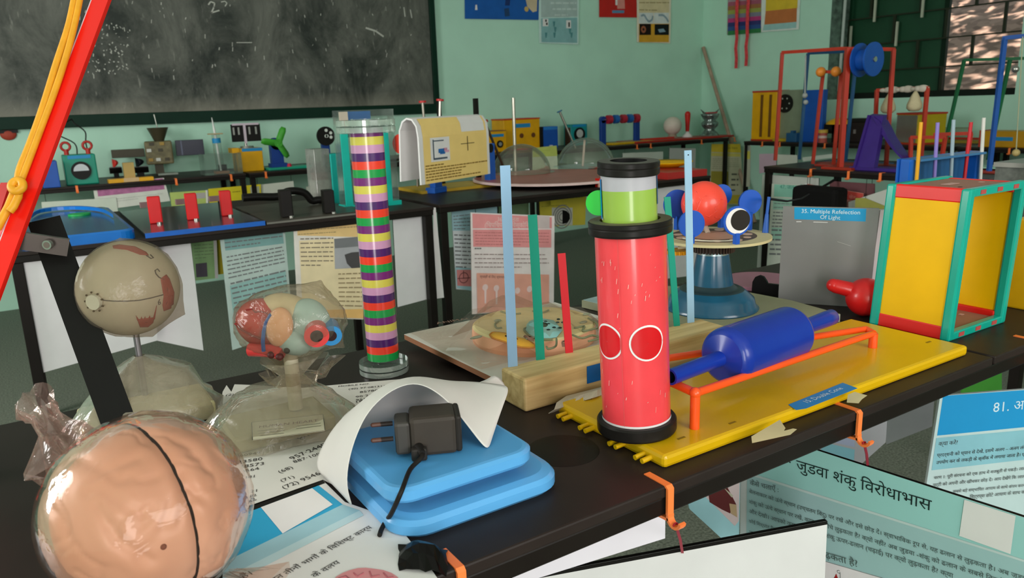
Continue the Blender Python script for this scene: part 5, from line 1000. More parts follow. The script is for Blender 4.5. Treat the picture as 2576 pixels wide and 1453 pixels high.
cdw = MB(mm('#18141a', .6)); A = c0+ed+V((.004, 0, .055)); B = onx(2035, 488, 2.2); cdw.tube([A, A.lerp(B, .3)+V((0, 0, -.01)), A.lerp(B, .7)+V((0, 0, -.01)), B], .0022, 6)
tag(cdw.build('dark_cord'), 'thin dark cord stretched from the disc model to black bag', 'cord')
# grey laminated panel
A = at(1957, 760, T); B = at(2180, 775, T); O_ = V((A.x, A.y, T)); n_ = (B-A).cross(V((0, 0, 1))).normalized()
A.z = B.z = T
cs = [(1968, 522), (2210, 530), (2180, 775), (1957, 762)]
GRP = mm('#807e7d', .32, var=.08, sc=6, coat=.25)
bd = board('laminated_stand', 'grey laminated stand-up panel with blue name sticker', (O_, n_), [(1970, 523), (2212, 529), (2186, 778), (1957, 764)], GRP, [('P', [(1998, 526), (2179, 530), (2177, 562), (1998, 556)], mm('#1496cc', .4)), ('T', '35. Multiple Refelection', (2015, 540), (2163, 544), mm('#d8eaf2', .5)), ('T', 'Of Light', (2062, 555), (2113, 557), mm('#d8eaf2', .5)),
    ('S', [(2003, 562), (2016, 562)], .0012, WHITE), ('S', [(2046, 563), (2082, 564)], .001, WHITE), ('S', [(2106, 612), (2140, 623)], .0006, mm('#b8b4b0', .5))], None, 'panel', .004)
zmin = min(v.co.z for v in bd.data.vertices)+bd.location.z; bd.location.z += T+.0005-zmin
bd2 = MB(mm('#cfc6ca', .5)); u = (B-A).normalized(); e = onp(2211, 529, O_, n_); e2 = onp(2186, 778, O_, n_); wv_ = V((.86, -.5, 0))
a_, b_ = onp(2215, 530, O_, n_), onp(2188, 700, O_, n_); b_.z = T+.001; bb_ = V((b_.x, b_.y, T+.001))
bd2.slab([a_+n_*-.006, a_+n_*-.006+wv_*.028, bb_+n_*-.006+wv_*.028, bb_+n_*-.006], V((.001, .003, 0)))
MW[bd.name] = Matrix.Translation(bd.location); bd2.build('back_leaf', bd, world=True)['label'] = 'white back leaf'
# black bracket
a, e = V((1.094, .900, T+.001)), V((1.125, .815, T+.001)); u = (e-a).normalized(); n_ = V((-u.y, u.x, 0))
h_ = .030; tk = MB(mm('#0c0b0b', .4)); prof = [(0, .0), (.001, .026), (.006, .036), (.014, .040), (.022, .038), (.028, .030), (.030, .026), (.092, .026), (.092, 0)]
a0 = at(1890, 742, T+.001); e0 = at(2012, 757, T+.001); u = (e0-a0).normalized(); n_ = V((u.y, -u.x, 0)); k_ = (e0-a0).length/.092
tk.slab([a0+u*(x*k_)+V((0, 0, z*.95)) for x, z in prof], n_*-.006).m(STEEL)
for x in (.055, .082): tk.cyl(a0+u*x*k_+V((0, 0, .012)), a0+u*x*k_+V((0, 0, .012))+n_*.002, .0028)
tag(tk.build('bracket'), 'flat black bracket with rounded end and two screws', 'bracket')
tag(MB(mm('#9a6878', .5)).cyl((1.175, .955, T+.0005), (1.175, .955, T+.007), .07, seg=40).build('pink_disc'), 'dusty pink disc lying behind the black bracket', 'disc')
# red bulb
c = at(2203, 790, T); c = V((1.150, .702, T)); rbm = mm('#d01a1a', .35, coat=.2)
c = V((1.118, .698, T)); rr_ = .031
t = thing('red_bulb', 'red round plastic funnel with long handle beside teal-edged box', 'funnel', (c.x, c.y, T))
MB(rbm).at((0, 0, rr_)).sph((0, 0, 0), rr_, 28, 18).build('bulb', t)
hl_ = onp(2096, 717, c, _d)-V((c.x, c.y, T)); MB(rbm).tube([V((0, 0, rr_+.004)), V((0, 0, rr_+.006)).lerp(hl_, .4), hl_.lerp(V((0, 0, rr_)), .06), hl_], [.0135, .0125, .0115, .0105], 16).sph(hl_, .0105).build('handle', t)
# yellow box with teal frame, slightly racked
xa, ya, yb_ = 1.085, .5525, .660; zt_ = zat((xa, ya), 478); lean = (2444-proj((xa, ya, zt_))[0])*dep((xa, ya, zt_))/F/math.cos(YAW)
xw_ = at(2540, 800, T).x-xa; xw_ = .155; hb = zt_-T
def rk(b):
    b.v = [(p_[0]+lean*(p_[2]-T)/hb, p_[1], p_[2]) for p_ in b.v]; return b
t = thing('open_box', 'tall yellow open box with teal edges and red strips', 'box', (xa+xw_/2, (ya+yb_)/2, T))
TEAL = mm('#0aa08c', .3, var=.05, coat=.2); REDP = mm('#e02018', .35, var=.04); BRN = mm('#9a6a58', .55, var=.1)
for nm, x in (('side_panel', xa+.003), ('side_panel', xa+xw_-.003)):
    rk(MB(YELB).box((x, (ya+yb_)/2, T+hb/2), (.005, yb_-ya-.008, hb-.03))).build(nm, t, world=True)
for z in (T+.006, T+hb-.006):
    rk(MB(BRN).box((xa+xw_/2, (ya+yb_)/2, z), (xw_-.014, yb_-ya-.006, .006)).m(REDP).box((xa+.004, (ya+yb_)/2, z+(.004 if z < T+.1 else -.004)), (.009, yb_-ya-.008, .020), .002).box((xa+xw_-.006, (ya+yb_)/2, z+(.004 if z < T+.1 else -.004)), (.009, yb_-ya-.008, .016), .002)
       .m(mm('#c89a90', .5)).box((xa+.07, ya+.06, z+.0035), (.03, .012, .0004)).box((xa+.12, ya+.04, z+.0035), (.008, .006, .0004)).m(mm('#5a3028', .6)).box((xa+.15, ya+.02, z+.0035), (.008, .004, .0004)).box((xa+.17, ya+.05, z+.0035), (.006, .004, .0004)).box((xa+.04, ya+.03, z+.0035), (.006, .004, .0004))).build('end_panel', t, world=True)
for y in (ya-.001, yb_+.001):
    f = MB(TEAL); w_ = .0135
    for x in (xa+.003, xa+xw_-.003): f.box((x, y, T+hb/2), (w_, .014, hb), .003)
    for z in (T+.006, T+hb-.006): f.box((xa+xw_/2, y, z), (xw_-.012, .012, .012), .002)
    f.m(mm('#b04a48', .5))
    for k in (.2, .5, .8):
        for z in (T+.006, T+hb-.006): f.box((xa+xw_*k, y-.0058, z), (.014, .002, .006))
    rk(f).build('edge_frame', t, world=True)
# second yellow box at the frame edge
q0 = at(2520, 778, T); 
t = thing('yellow_box', 'plain yellow box cut off by the right edge of the photo', 'box', (q0.x+.1, q0.y, T)); zt2 = zat(q0, 560)
b = MB(mm('#d8a20c', .4)); b.box((q0.x+.12, q0.y-.06, (T+zt2)/2), (.20, .16, zt2-T), .003); b.v = [(p_[0]+.10*(p_[2]-T)/(zt2-T)*.3, p_[1], p_[2]) for p_ in b.v]; b.build('box_case', t, world=True)
# blue tray with coloured rods
yt = .97; L0 = ony(2290, 470, yt); 
TL, TR = ony(2312, 402, yt), ony(2498, 380, yt); zt3 = (TL.z+TR.z)/2; xl_, xr_ = TL.x, TR.x
t = thing('rod_tray', 'blue upright tray holding five coloured upright rods', 'tray', ((xl_+xr_)/2, yt+.02, T))
TB = mm('#145ab4', .3, coat=.2)
b = MB(TB).box(((xl_+xr_)/2, yt+.05, (T+zt3)/2), (xr_-xl_, .004, zt3-T)).m(mm('#2a5c8c', .4)).box(((xl_+xr_)/2, yt+.047, (T+zt3)/2), (xr_-xl_-.02, .003, zt3-T-.012))
b.m(TB).box((xl_+.016, yt+.035, (T+zt3)/2), (.022, .03, zt3-T), .005).box((xr_-.012, yt+.035, (T+zt3)/2), (.03, .03, zt3-T), .005).m(mm('#3f74a4', .4)).box(((xl_+xr_)/2, yt+.03, zt3-.003), (xr_-xl_-.04, .05, .005)).build('tray', t, world=True)
for (x0_, y0_), (x1_, y1_), c in (((2305, 460), (2317, 307), '#e0a018'), ((2350, 450), (2359, 308), '#8a78c0'), ((2392, 445), (2399, 301), '#98aab4'), ((2427, 440), (2443, 307), '#c01c28'), ((2466, 450), (2475, 296), '#d8d4cc')):
    e = ony(x1_, y1_, yt+.012); k = ony(x0_, y0_, yt+.012); u = e-k; s_ = k+u*((T-k.z)/u.z); MB(mm(c, .4)).cyl(s_, e, .0042, seg=12).build('rod', t, world=True)
q1 = ony(2510, 408, 1.03)
t = thing('grey_tin', 'grey metal tin with dark speckled front at right frame edge', 'tin', (q1.x+.1, .98, T)); MB(mm('#8c8a82', .4, .3)).prism([(q1.x, .91), (q1.x+.22, .91), (q1.x+.22, 1.04), (q1.x, 1.04)], q1.z-.012, q1.z).build('lid', t, world=True); MB(mm('#5e605a', .6, var=.3, sc=60)).prism([(q1.x+.004, .914), (q1.x+.216, .914), (q1.x+.216, 1.036), (q1.x+.004, 1.036)], T, q1.z-.012).build('tin_body', t, world=True)
# ------------------------------------------------------------------ kitchen scale and adapter
SB = mm('#5aa4dc', .35, var=.05, sc=6, coat=.25)
x0, x1, y0, y1 = .219, .390, .527, .690
t = thing('kitchen_scale', 'sky blue kitchen scale with raised square plate', 'scale', ((x0+x1)/2, (y0+y1)/2, T))
def slabr(mb, zs):
    for (g0, z0), (g1, z1) in zip(zs, zs[1:]):
        mb.surf([[V((a, b, z)) for a, b in rrect(x0+g, x1-g, y0+g, y1-g, max(.006, rr-g*.5), 7)] for g, z in ((g0, z0), (g1, z1))], True, True)
    return mb
rr = .030
b = slabr(MB(SB), [(.004, T), (0, T+.004), (0, T+.012), (.003, T+.016), (.010, T+.0185)])
b.add([V((a, c, T+.0185)) for a, c in rrect(x0+.010, x1-.010, y0+.010, y1-.010, rr-.005, 7)], [list(range(32))]).build('scale_body', t, world=True)
MB(mm('#2a5a88', .4)).box(((x0+x1)/2, (y0+y1)/2, T+.024), (.10, .10, .012)).build('plate_neck', t, world=True)
x0, x1, y0, y1 = .219, .366, .537, .682; rr = .022
b = slabr(MB(SB), [(.010, T+.0285), (.002, T+.030), (0, T+.033), (0, T+.041), (.003, T+.0435), (.006, T+.044)])
b.m(mm('#4f9ad2', .42, var=.06, sc=10)).add([V((a, c, T+.044)) for a, c in rrect(x0+.006, x1-.006, y0+.006, y1-.006, rr-.003, 7)], [list(range(32))]); b.build('weighing_plate', t, world=True)
ZP = T+.0442
AD = mm('#3a332d', .5, var=.12, sc=30, spec=.2)
c = at(1088, 1142, ZP)
t = thing('power_adapter', 'black power adapter with two pins on the blue scale', 'adapter', (c.x, c.y, ZP), -.42)
MB(AD).box((.002, .014, .0185), (.042, .036, .037), .004).m(mm('#2b2724', .5)).box((.0245, .014, .0185), (.006, .035, .035), .003).box((-.012, -.009, .006), (.014, .008, .012), .002).build('adapter_body', t)
MB(mm('#3c3834', .5)).box((-.0255, .012, .018), (.014, .028, .031), .003).build('plug_block', t)
for y, z in ((.018, .026), (.002, .018)): MB(mm('#2a2220', .4)).cyl((-.034, y, z), (-.0445, y, z), .0022).sph((-.0445, y, z), .0022, 10, 6).m(mm('#5a3a30', .4)).cyl((-.0445, y, z), (-.052, y, z), .0021).sph((-.052, y, z), .0021, 10, 6).build('pin', t)
Mx = MW[t.name]; s0 = Mx @ V((-.012, -.010, .010))
e1 = at(1032, 1180, ZP+.003); e2 = at(1010, 1235, T+.047); e3 = at(985, 1290, T+.022)
MB(mm('#1d1a18', .5)).cyl(Mx @ V((-.012, -.004, .010)), s0+V((0, -.006, -.001)), .0045, .003).tube(smooth([s0, s0+V((-.001, -.008, -.003)), e1, e2, e3, at(972, 1308, T+.008), at(960, 1330, T+.0045), at(955, 1345, T+.0045)]), .0021, 10).build('cord', t, world=True)
# ------------------------------------------------------------------ handwritten sheets
INKB = mm('#3a3432', .8)
hs = MB(PAPER); q = lambda x, y, k=0: at(x, y, T+.0012+k)
rim = [(560, 985), (570, 968), (582, 985), (590, 966), (640, 968), (760, 975), (900, 962), (1022, 952), (1026, 966), (960, 1075), (870, 1235), (812, 1206), (625, 1272), (545, 1290), (540, 1120)]
hs.add([q(*v) for v in rim], [list(range(len(rim)))])
hs.m(INKB)
for s_, a, e in (('(2) 93047', (566, 995), (640, 990)), ('MOBILE NO.', (850, 973), (930, 966)), ('(40) 97·08131119', (876, 980), (985, 970)), ('857801356', (905, 988), (988, 978)), ('90·267·7101', (895, 1000), (985, 988)), ('955038031', (895, 1008), (975, 998)), ('18782', (893, 1013), (945, 1005)),
                ('260949', (592, 1150), (655, 1140)), ('23580', (596, 1166), (660, 1156)), ('28573', (600, 1178), (664, 1168)), ('8564', (605, 1189), (652, 1180)), ('481', (612, 1204), (640, 1200)), ('121', (618, 1240), (646, 1236)), ('502', (620, 1252), (646, 1246)), ('62', (624, 1264), (646, 1256)),
                ('(71)', (708, 1212), (742, 1200)), ('(72) 95461', (714, 1230), (816, 1188)), ('(68)', (704, 1190), (738, 1176)), ('887·10015', (740, 1164), (828, 1136)), ('957·24408', (735, 1156), (836, 1114)), ('842358 7', (760, 1106), (838, 1060))):
    A, E = q(*a, .0004), q(*e, .0004); u = (E-A).normalized(); hs.text(s_, A, u, V((-u.y, u.x, 0)), width=(E-A).length)
tag(hs.build('handwritten_sheet'), 'white sheet covered with handwritten numbers lying flat on table', 'paper')
# curled sheet arching over the scale
WP = mm('#d6d2cc', .65, var=.03)
Fr = [((889, 1277), .600, T+.003), ((868, 1225), .600, None), ((877, 1147), .605, None), ((904, 1071), .612, None), ((934, 1022), .62, None), ((985, 978), .625, None), ((1041, 959), .625, None), ((1086, 976), .615, None), ((1124, 1006), .605, None), ((1151, 1037), .595, None), ((1190, 1087), .575, None), ((1227, 1136), .560, None)]
Bk = [((800, 1215), .700), ((795, 1150), .71), ((830, 1085), .70), ((862, 1048), .70), ((905, 1012), .70), ((965, 972), .70), ((1045, 952), .70), ((1110, 957), .69), ((1160, 958), .68), ((1212, 960), .665), ((1255, 966), .645), ((1284, 970), .63)]
F0 = [ony(p_[0], p_[1], y) for p_, y, z in Fr]; B0 = [ony(p_[0], p_[1], y) for p_, y in Bk]
for P in F0+B0: P.z = max(P.z, T+.003)
rows = []
for k in (0, .12, .3, .5, .75, 1):
    rows.append([f_.lerp(g_, k)+V((0, 0, .006*math.sin(k*3.14)*(1 if 1 < i < 9 else .3))) for i, (f_, g_) in enumerate(zip(F0, B0))])
cs_ = MB(WP).surf(rows)
bk2 = [(875, 1100), (905, 1085), (960, 1078), (1040, 1068), (1100, 1060), (1145, 1050)]; tp2 = [(862, 1048), (905, 1012), (965, 975), (1045, 955), (1110, 958), (1160, 960)]
lo = [at(x, y, T+.046) for x, y in bk2]
for P in lo: P.y = .712; 
lo = [ony(x, y, .712) for x, y in bk2]
for P in lo: P.z = max(P.z, T+.003)
up = [ony(x, y, .700) for x, y in tp2]
cs_.surf([[a.lerp(b_, k)+V((0, .012*math.sin(k*3.14), 0)) for a, b_ in zip(lo, up)] for k in (0, .33, .66, 1)])
cs_.surf([[ony(1195, 962, .66), ony(1225, 957, .675), ony(1247, 935, .685)], [ony(1235, 975, .655), ony(1262, 975, .665), ony(1276, 975, .672)]])
o = tag(cs_.build('curled_sheet'), 'white paper sheet curled up into an arch over the blue scale', 'paper'); mod(o, 'SUBSURF', levels=2, render_levels=2); mod(o, 'SOLIDIFY', thickness=.0004)
# blue headed poster lying under the brain model
TP = T+.0022
pq = lambda x, y, k=0: at(x, y, TP+.0002+k)
pm = MB(mm('#e6e2e0', .5, var=.03)); rim = [(560, 1300), (812, 1207), (868, 1262), (935, 1285), (985, 1310), (1020, 1345), (1060, 1395), (1105, 1460), (1130, 1560), (560, 1560)]
P = [at(x, y, TP) for x, y in rim]
pm.slab(P, (0, 0, -.0006))
pm.m(BLK).add([pq(560, 1300), pq(812, 1207), pq(818, 1214), pq(560, 1312)], [[0, 1, 2, 3]])
pm.m(mm('#28a0cc', .5, var=.03)).add([pq(560, 1312), pq(800, 1219), pq(862, 1268), pq(560, 1415)], [[0, 1, 2, 3]])
pm.m(mm('#9cc4d0', .5)).add([pq(560, 1415), pq(862, 1268), pq(905, 1283), pq(560, 1455)], [[0, 1, 2, 3]]).m(mm('#bcd6dc', .5)).add([pq(560, 1455), pq(905, 1283), pq(915, 1295), pq(560, 1478)], [[0, 1, 2, 3]])
pm.m(WHITE).add([pq(*v, .0003) for v in ((656, 1275), (785, 1227), (837, 1268), (711, 1341))], [[0, 1, 2, 3]])
pm.m(INK)
for s_, a, e in (('इन तीनों भागों के विशिष्ट कार्य', (690, 1462), (938, 1326)), ('के वलय', (792, 1452), (858, 1414)), ('हैं।', (612, 1455), (636, 1443))):
    A, E = pq(*a, .0004), pq(*e, .0004); u = (E-A).normalized(); pm.text(s_, A, u, V((-u.y, u.x, 0)), width=(E-A).length)
pm.m(mm('#d88c90', .5)); ct = pq(930, 1475, .0004); N = 40
br = [(835, 1470), (845, 1450), (862, 1440), (880, 1433), (900, 1428), (920, 1427), (945, 1430), (965, 1433), (985, 1440), (1000, 1450), (1010, 1465), (1000, 1500), (850, 1500)]
pm.add([pq(*v, .0004) for v in br], [list(range(len(br)))]).m(mm('#a85a64', .5))
for pts in ([(850, 1455), (870, 1448), (880, 1456)], [(890, 1440), (900, 1450), (915, 1440)], [(930, 1436), (935, 1450), (955, 1446)], [(965, 1440), (975, 1452), (990, 1450)]): pm.tube([pq(*v, .0006) for v in pts], .0006, 5)
tag(pm.build('printed_poster'), 'blue headed printed sheet with brain picture lying beneath brain model', 'poster')
# ------------------------------------------------------------------ brain model in a bag
BC = at(374, 1278, .819); RX, RZ = .0700, .0675
ang = math.atan2(-BC.y, -BC.x)+.40       # the groove runs front to back, a little to the right
ax_ = V((math.cos(ang), math.sin(ang), 0)); lat = V((-ax_.y, ax_.x, 0))
BRM = bpy.data.materials.new('brain_plastic'); BRM.use_nodes = True; nt = BRM.node_tree; pn = nt.nodes['Principled BSDF']; pn.inputs['Roughness'].default_value = .38; pn.inputs['Subsurface Weight'].default_value = .08; pn.inputs['Subsurface Radius'].default_value = (.01, .005, .003)
nz = nt.nodes.new('ShaderNodeTexNoise'); nz.inputs['Scale'].default_value = 9; tc = nt.nodes.new('ShaderNodeTexCoord'); nt.links.new(tc.outputs['Object'], nz.inputs['Vector'])
rp = nt.nodes.new('ShaderNodeValToRGB'); rp.color_ramp.elements[0].position = .35; rp.color_ramp.elements[0].color = lin('#d2a68c')+[1]; rp.color_ramp.elements[1].position = .7; rp.color_ramp.elements[1].color = lin('#dfba a4'.replace(' ', ''))+[1]
nt.links.new(nz.outputs[0], rp.inputs[0]); nt.links.new(rp.outputs[0], pn.inputs['Base Color'])
SUL = []
for pts in ([(225, 1238), (252, 1229), (277, 1243), (324, 1275), (362, 1292)], [(248, 1175), (273, 1179), (306, 1168), (348, 1152)], [(282, 1194), (299, 1208), (326, 1200)], [(246, 1270), (273, 1318), (299, 1354), (342, 1388), (382, 1408)], [(150, 1185), (178, 1158), (205, 1153), (232, 1168)], [(458, 1185), (480, 1228), (508, 1256)], [(120, 1270), (150, 1300), (170, 1350)], [(440, 1110), (480, 1130), (520, 1180)]):
    for p_ in smooth([V((x, y, 0)) for x, y in pts], 5): SUL.append(onell(p_.x, p_.y, BC, (RX, RX, RZ)))
t = thing('brain_model', 'large pinkish brain model in a clear plastic bag, front left', 'model', (BC.x, BC.y, T))
for sgn in (-1, 1):
    rows = []
    for j in range(101):
        ph = math.pi*max(.004, min(100-.004, j))/100; row = []
        for i in range(101):
            th = math.pi*i/100                     # half turn: one hemisphere
            l = math.sin(th)*math.sin(ph); a = math.cos(th)*math.sin(ph); z = math.cos(ph)
            n = V((a*2.3, l*2.3+sgn*5, z*2.3)); w = noise.noise(n*1.4)
            g = 1-abs(math.sin(4.6*noise.noise(n*.75+V((w, w, 0))*.8)+1.6*a))
            k = 1-.020*g**3+.010*w
            edge = max(0, 1-l/.12); k *= 1-.035*edge**2
            P0 = BC+ax_*(a*RX)+lat*(sgn*l*RX)+V((0, 0, z*RZ)); dm = min((P0-s_).length for s_ in SUL)
            k += .008*math.exp(-((dm-.009)/.006)**2)-.019*math.exp(-(dm/.0035)**2)
            row.append(BC+ax_*(a*RX*1.0*k)+lat*(sgn*(l*RX*.985*k+.0011))+V((0, 0, z*RZ*k)))
        rows.append(row)
    b = MB(BRM).surf(rows); b.build('brain_half', t, world=True)
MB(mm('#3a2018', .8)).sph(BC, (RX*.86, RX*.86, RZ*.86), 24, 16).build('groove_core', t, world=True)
p_ = onell(411, 1374, BC, (RX, RX, RZ)); MB(mm('#7a4a38', .7)).sph(p_, .0022, 10, 8).build('dot', t, world=True)
# bag: film that follows the model loosely, twisted tail at upper left, gathered at lower right
BAG = clear('brain_bag_film', '#e4c4b2', .03, .012, .07, .45, 16)
knot = pd(160, 1120, .60); tip = pd(85, 1003, .62); gather = pd(578, 1436, .535)
rows = []
for j in range(41):
    ph = math.pi*max(.01, min(39.99, j))/40; row = []
    for i in range(80):
        th = 2*math.pi*i/80; d_ = V((math.cos(th)*math.sin(ph), math.sin(th)*math.sin(ph), math.cos(ph)))
        k = 1.050+.016*noise.noise(d_*4)+.014*abs(noise.noise(d_*9+V((3, 1, 2))))
        P = BC+V((d_.x*RX*k, d_.y*RX*k, d_.z*RZ*k))
        for tgt, pw, am in ((knot, 26, .55), (gather, 40, .5)):
            u = (tgt-BC).normalized(); s_ = max(0, d_.dot(u)); 
            P = P.lerp(tgt, am*s_**pw)
        P.z = max(P.z, T+.003); row.append(P)
    rows.append(row)
bg_ = MB(BAG).surf(rows, True)
rn = random.Random(8); u = (tip-knot).normalized(); xx = u.orthogonal().normalized(); yy = u.cross(xx)
KN = clear('knot_film', '#d8b4a8', .14, .05, .06, .7, 30)
tail = []
for k, rad in ((-.35, .030), (-.1, .026), (.12, .018), (.35, .013), (.6, .012), (.8, .014), (1, .017)):
    cpt = knot.lerp(tip, k); tail.append([cpt+(xx*math.cos(i*.314)+yy*math.sin(i*.314))*rad*(.55+.75*rn.random()) for i in range(20)])
bg_.m(KN).surf(tail, True, False)
fan = [[gather+V((rn.uniform(-.002, .002), 0, rn.uniform(-.002, .002)))+(xx*math.cos(i*.5)+yy*math.sin(i*.5))*r0*(.6+.7*rn.random()) for i in range(13)] for r0 in (.004, .007, .014)]
for k, f_ in enumerate(fan):
    for p_ in f_: p_ += V((.012*k, -.006*k, -.006*k))
bg_.m(BAG).surf(fan, True, False)
bg_.build('plastic_bag', t, world=True)
# ------------------------------------------------------------------ eye model on a rod
EC = ony(324, 724, .985); ER = 119*mpp(EC)
t = thing('eye_model', 'off-white eyeball model bagged in film on a thin rod', 'model', (EC.x, EC.y, T))
OFF = mm('#b8b09a', .5, var=.10)
MB(OFF).at(EC).sph((0, 0, 0), ER, 40, 26).build('eyeball', t, world=True)
def decal(pts, c, r, m, off=1.006, parent=None, name='marking'):
    r = (r, r, r) if isinstance(r, float) else r; R2 = tuple(k*off for k in r)
    cx = sum(p[0] for p in pts)/len(pts); cy = sum(p[1] for p in pts)/len(pts)
    dense = []
    for a, e in zip(pts, pts[1:]+pts[:1]):
        for k in range(4): dense.append((a[0]+(e[0]-a[0])*k/4, a[1]+(e[1]-a[1])*k/4))
    rws = [[onell(cx+(x-cx)*f_, cy+(y-cy)*f_, c, R2) for x, y in dense] for f_ in (.03, .3, .6, .85, 1)]
    b = MB(m).surf(rws, True); o = b.build(name, parent, world=True); mod(o, 'SOLIDIFY', thickness=.001, offset=0); return o
MUS = mm('#96301e', .5)
for pts in ([(283, 618), (300, 615), (340, 620), (368, 634), (374, 642), (352, 640), (320, 628), (285, 624)], [(404, 700), (418, 690), (426, 700), (438, 735), (436, 765), (424, 772), (412, 745)], [(412, 745), (434, 742), (430, 775), (412, 782), (409, 768)], [(345, 803), (352, 822), (372, 822), (385, 811), (388, 798)], [(342, 793), (345, 805), (351, 805)], [(356, 796), (352, 806), (359, 806)], [(365, 795), (361, 806), (368, 806)], [(377, 793), (371, 805), (379, 804)], [(394, 768), (384, 804), (389, 802)]):
    decal(pts, EC, ER, MUS, 1.004, t, 'eye_muscle')
ln = MB(mm('#3a2c20', .6)); ln.tube([onell(x, y, EC, (ER*1.004,)*3) for x, y in ((240, 752), (262, 755), (285, 757), (320, 757), (350, 755), (380, 749), (410, 741))], .0007, 6)
ln.tube([onell(x, y, EC, (ER*1.004,)*3) for x, y in ((412, 703), (400, 697), (392, 688), (390, 680), (396, 676), (402, 683))], .0007, 6).tube([onell(x, y, EC, (ER*1.004,)*3) for x, y in ((368, 642), (380, 650), (386, 648), (378, 640))], .0007, 6)
ln.tube([onell(x, y, EC, (ER*1.004,)*3) for x, y in ((402, 752), (398, 760), (400, 766), (404, 764), (403, 759), (399, 761))], .0005, 6)
ln.build('drawn_line', t, world=True)
dc = onell(242, 757, EC, (ER,)*3); nn = (dc-EC).normalized(); dm = MB(mm('#a89f88', .5)).cyl(dc-nn*.004, dc+nn*.006, .0085, seg=20).m(mm('#4a3c28', .7)); xx = nn.orthogonal().normalized(); yy = nn.cross(xx)
for i in range(9): a = i*.7; dm.sph(dc+nn*.0035+(xx*math.cos(a)+yy*math.sin(a))*(.011), .0012, 8, 5)
dm.build('nerve_stub', t, world=True)
zb = zat(EC, 905); MB(mm('#8d8a8c', .3, .7)).cyl((EC.x, EC.y, T+.02), (EC.x, EC.y, EC.z-ER*.9), .0036).build('rod', t, world=True)
MB(mm('#c2b88e', .5)).box((EC.x-.004, EC.y-.035, T+.011), (.140, .080, .022), .004).build('model_base', t, world=True)
def drape(levels, seg, jit, m, seed, flat=False):
    rn = random.Random(seed); rows = []
    for c, rx, ry, p_ in levels:
        row = []
        for i in range(seg):
            a = 2*math.pi*i/seg; ca, sa = math.cos(a), math.sin(a)
            f_ = (abs(ca)**p_+abs(sa)**p_)**(-1/p_)
            w = 1+jit*noise.noise(V((ca*2.2+seed, sa*2.2, c[2]*25)))+jit*.5*noise.noise(V((ca*6+seed, sa*6, c[2]*60)))
            row.append(V((c[0]+rx*f_*ca*w, c[1]+ry*f_*sa*w, c[2])))
        rows.append(row)
    return MB(m).surf(rows, True, not flat)
EF = clear('eye_bag_film', '#c8b8a2', .13, .012, .2, .5, 24, fr=.25)
fw = V((-math.sin(YAW), -math.cos(YAW), 0)); rt_ = V((math.cos(YAW), -math.sin(YAW), 0))
rows = []
for j in range(31):
    ph = math.pi*max(.02, min(29.98, j))/30; row = []
    for i in range(56):
        th = 2*math.pi*i/56; d_ = rt_*(math.cos(th)*math.sin(ph))+fw*(math.sin(th)*math.sin(ph))+V((0, 0, math.cos(ph)))
        k = 1.03+.03*abs(noise.noise(d_*3.2))+.014*noise.noise(d_*11)
        P = EC+d_*ER*k
        for tgt, pw, am in ((ony(302, 596, EC.y-.01), 36, .95), (ony(470, 792, EC.y-.02), 12, .85), (ony(385, 852, EC.y-.02), 30, .7), (ony(203, 700, EC.y), 18, .4), (ony(235, 640, EC.y), 18, .3)):
            u_ = (tgt-EC).normalized(); P = P.lerp(tgt, am*max(0, d_.dot(u_))**pw)
        row.append(P)
    rows.append(row)
MB(EF).surf(rows, True).build('film_wrap', t, world=True)
apx = (EC.x, EC.y, zat(EC, 893))
bx, by = EC.x-.004, EC.y-.035
lv = [(apx, .006, .006, 2), ((EC.x+.002, EC.y-.004, apx[2]-.006), .022, .018, 2), ((EC.x+.006, EC.y-.016, T+.056), .046, .032, 2.2), ((bx+.002, by+.004, T+.034), .062, .040, 2.8), ((bx+.004, by, T+.020), .076, .046, 3.5), ((bx+.003, by, T+.003), .079, .047, 4)]
drape(lv, 44, .10, FILM, 3).build('base_film', t, world=True)
# ------------------------------------------------------------------ heart model
HC = ony(722, 812, .832); k_ = mpp(HC)
t = thing('heart_model', 'red and blue heart model in crinkled plastic bag on stand', 'model', (HC.x, HC.y, T))
hp = lambda x, y, dz=0: onp(x, y, HC, V((math.sin(YAW), math.cos(YAW), 0)))+fw*dz
def ell(m, x, y, rx, ry, rz, dz, name, tilt=0):
    c = hp(x, y, dz); b = MB(m); R3 = Matrix((rt_, fw, V((0, 0, 1)))).transposed() @ Matrix.Rotation(tilt, 3, 'Y')
    b.at(c, rot=R3).sph((0, 0, 0), (rx*k_, ry*k_, rz*k_), 32, 20); return b.build(name, t, world=True)
HR = mm('#b01c10', .35, var=.2, sc=25, coat=.3); HP = mm('#d8a078', .45, var=.04); HB = mm('#9fbcba', .45, var=.08); HRD = mm('#cf3a3a', .35, coat=.3); HBL = mm('#2a7fb8', .35, coat=.3)
ell(HR, 668, 812, 74, 60, 62, 0, 'ventricle', .35); ell(mm('#c8b894', .5, var=.2, sc=20), 720, 785, 70, 50, 44, -.004, 'fat_band', .3)
ell(HB, 782, 815, 52, 50, 68, .002, 'atrium', -.2); ell(HB, 752, 848, 44, 36, 34, .016, 'atrium_lower', .2)
ell(HP, 719, 806, 33, 26, 50, .025, 'peach_lobe', .22)
MB(mm('#24509c', .4)).tube([hp(x, y, .030) for x, y in ((702, 772), (690, 792), (684, 815), (682, 840), (684, 862))], .0022, 8).build('blue_vein', t, world=True)
MB(mm('#7c1a18', .5)).tube([hp(x, y, .028) for x, y in ((612, 795), (630, 812), (655, 825), (676, 834))], .0011, 6).tube([hp(x, y, .0285) for x, y in ((640, 762), (655, 760), (662, 768), (676, 766), (690, 770), (696, 778))], .0009, 6).build('coronary_line', t, world=True)
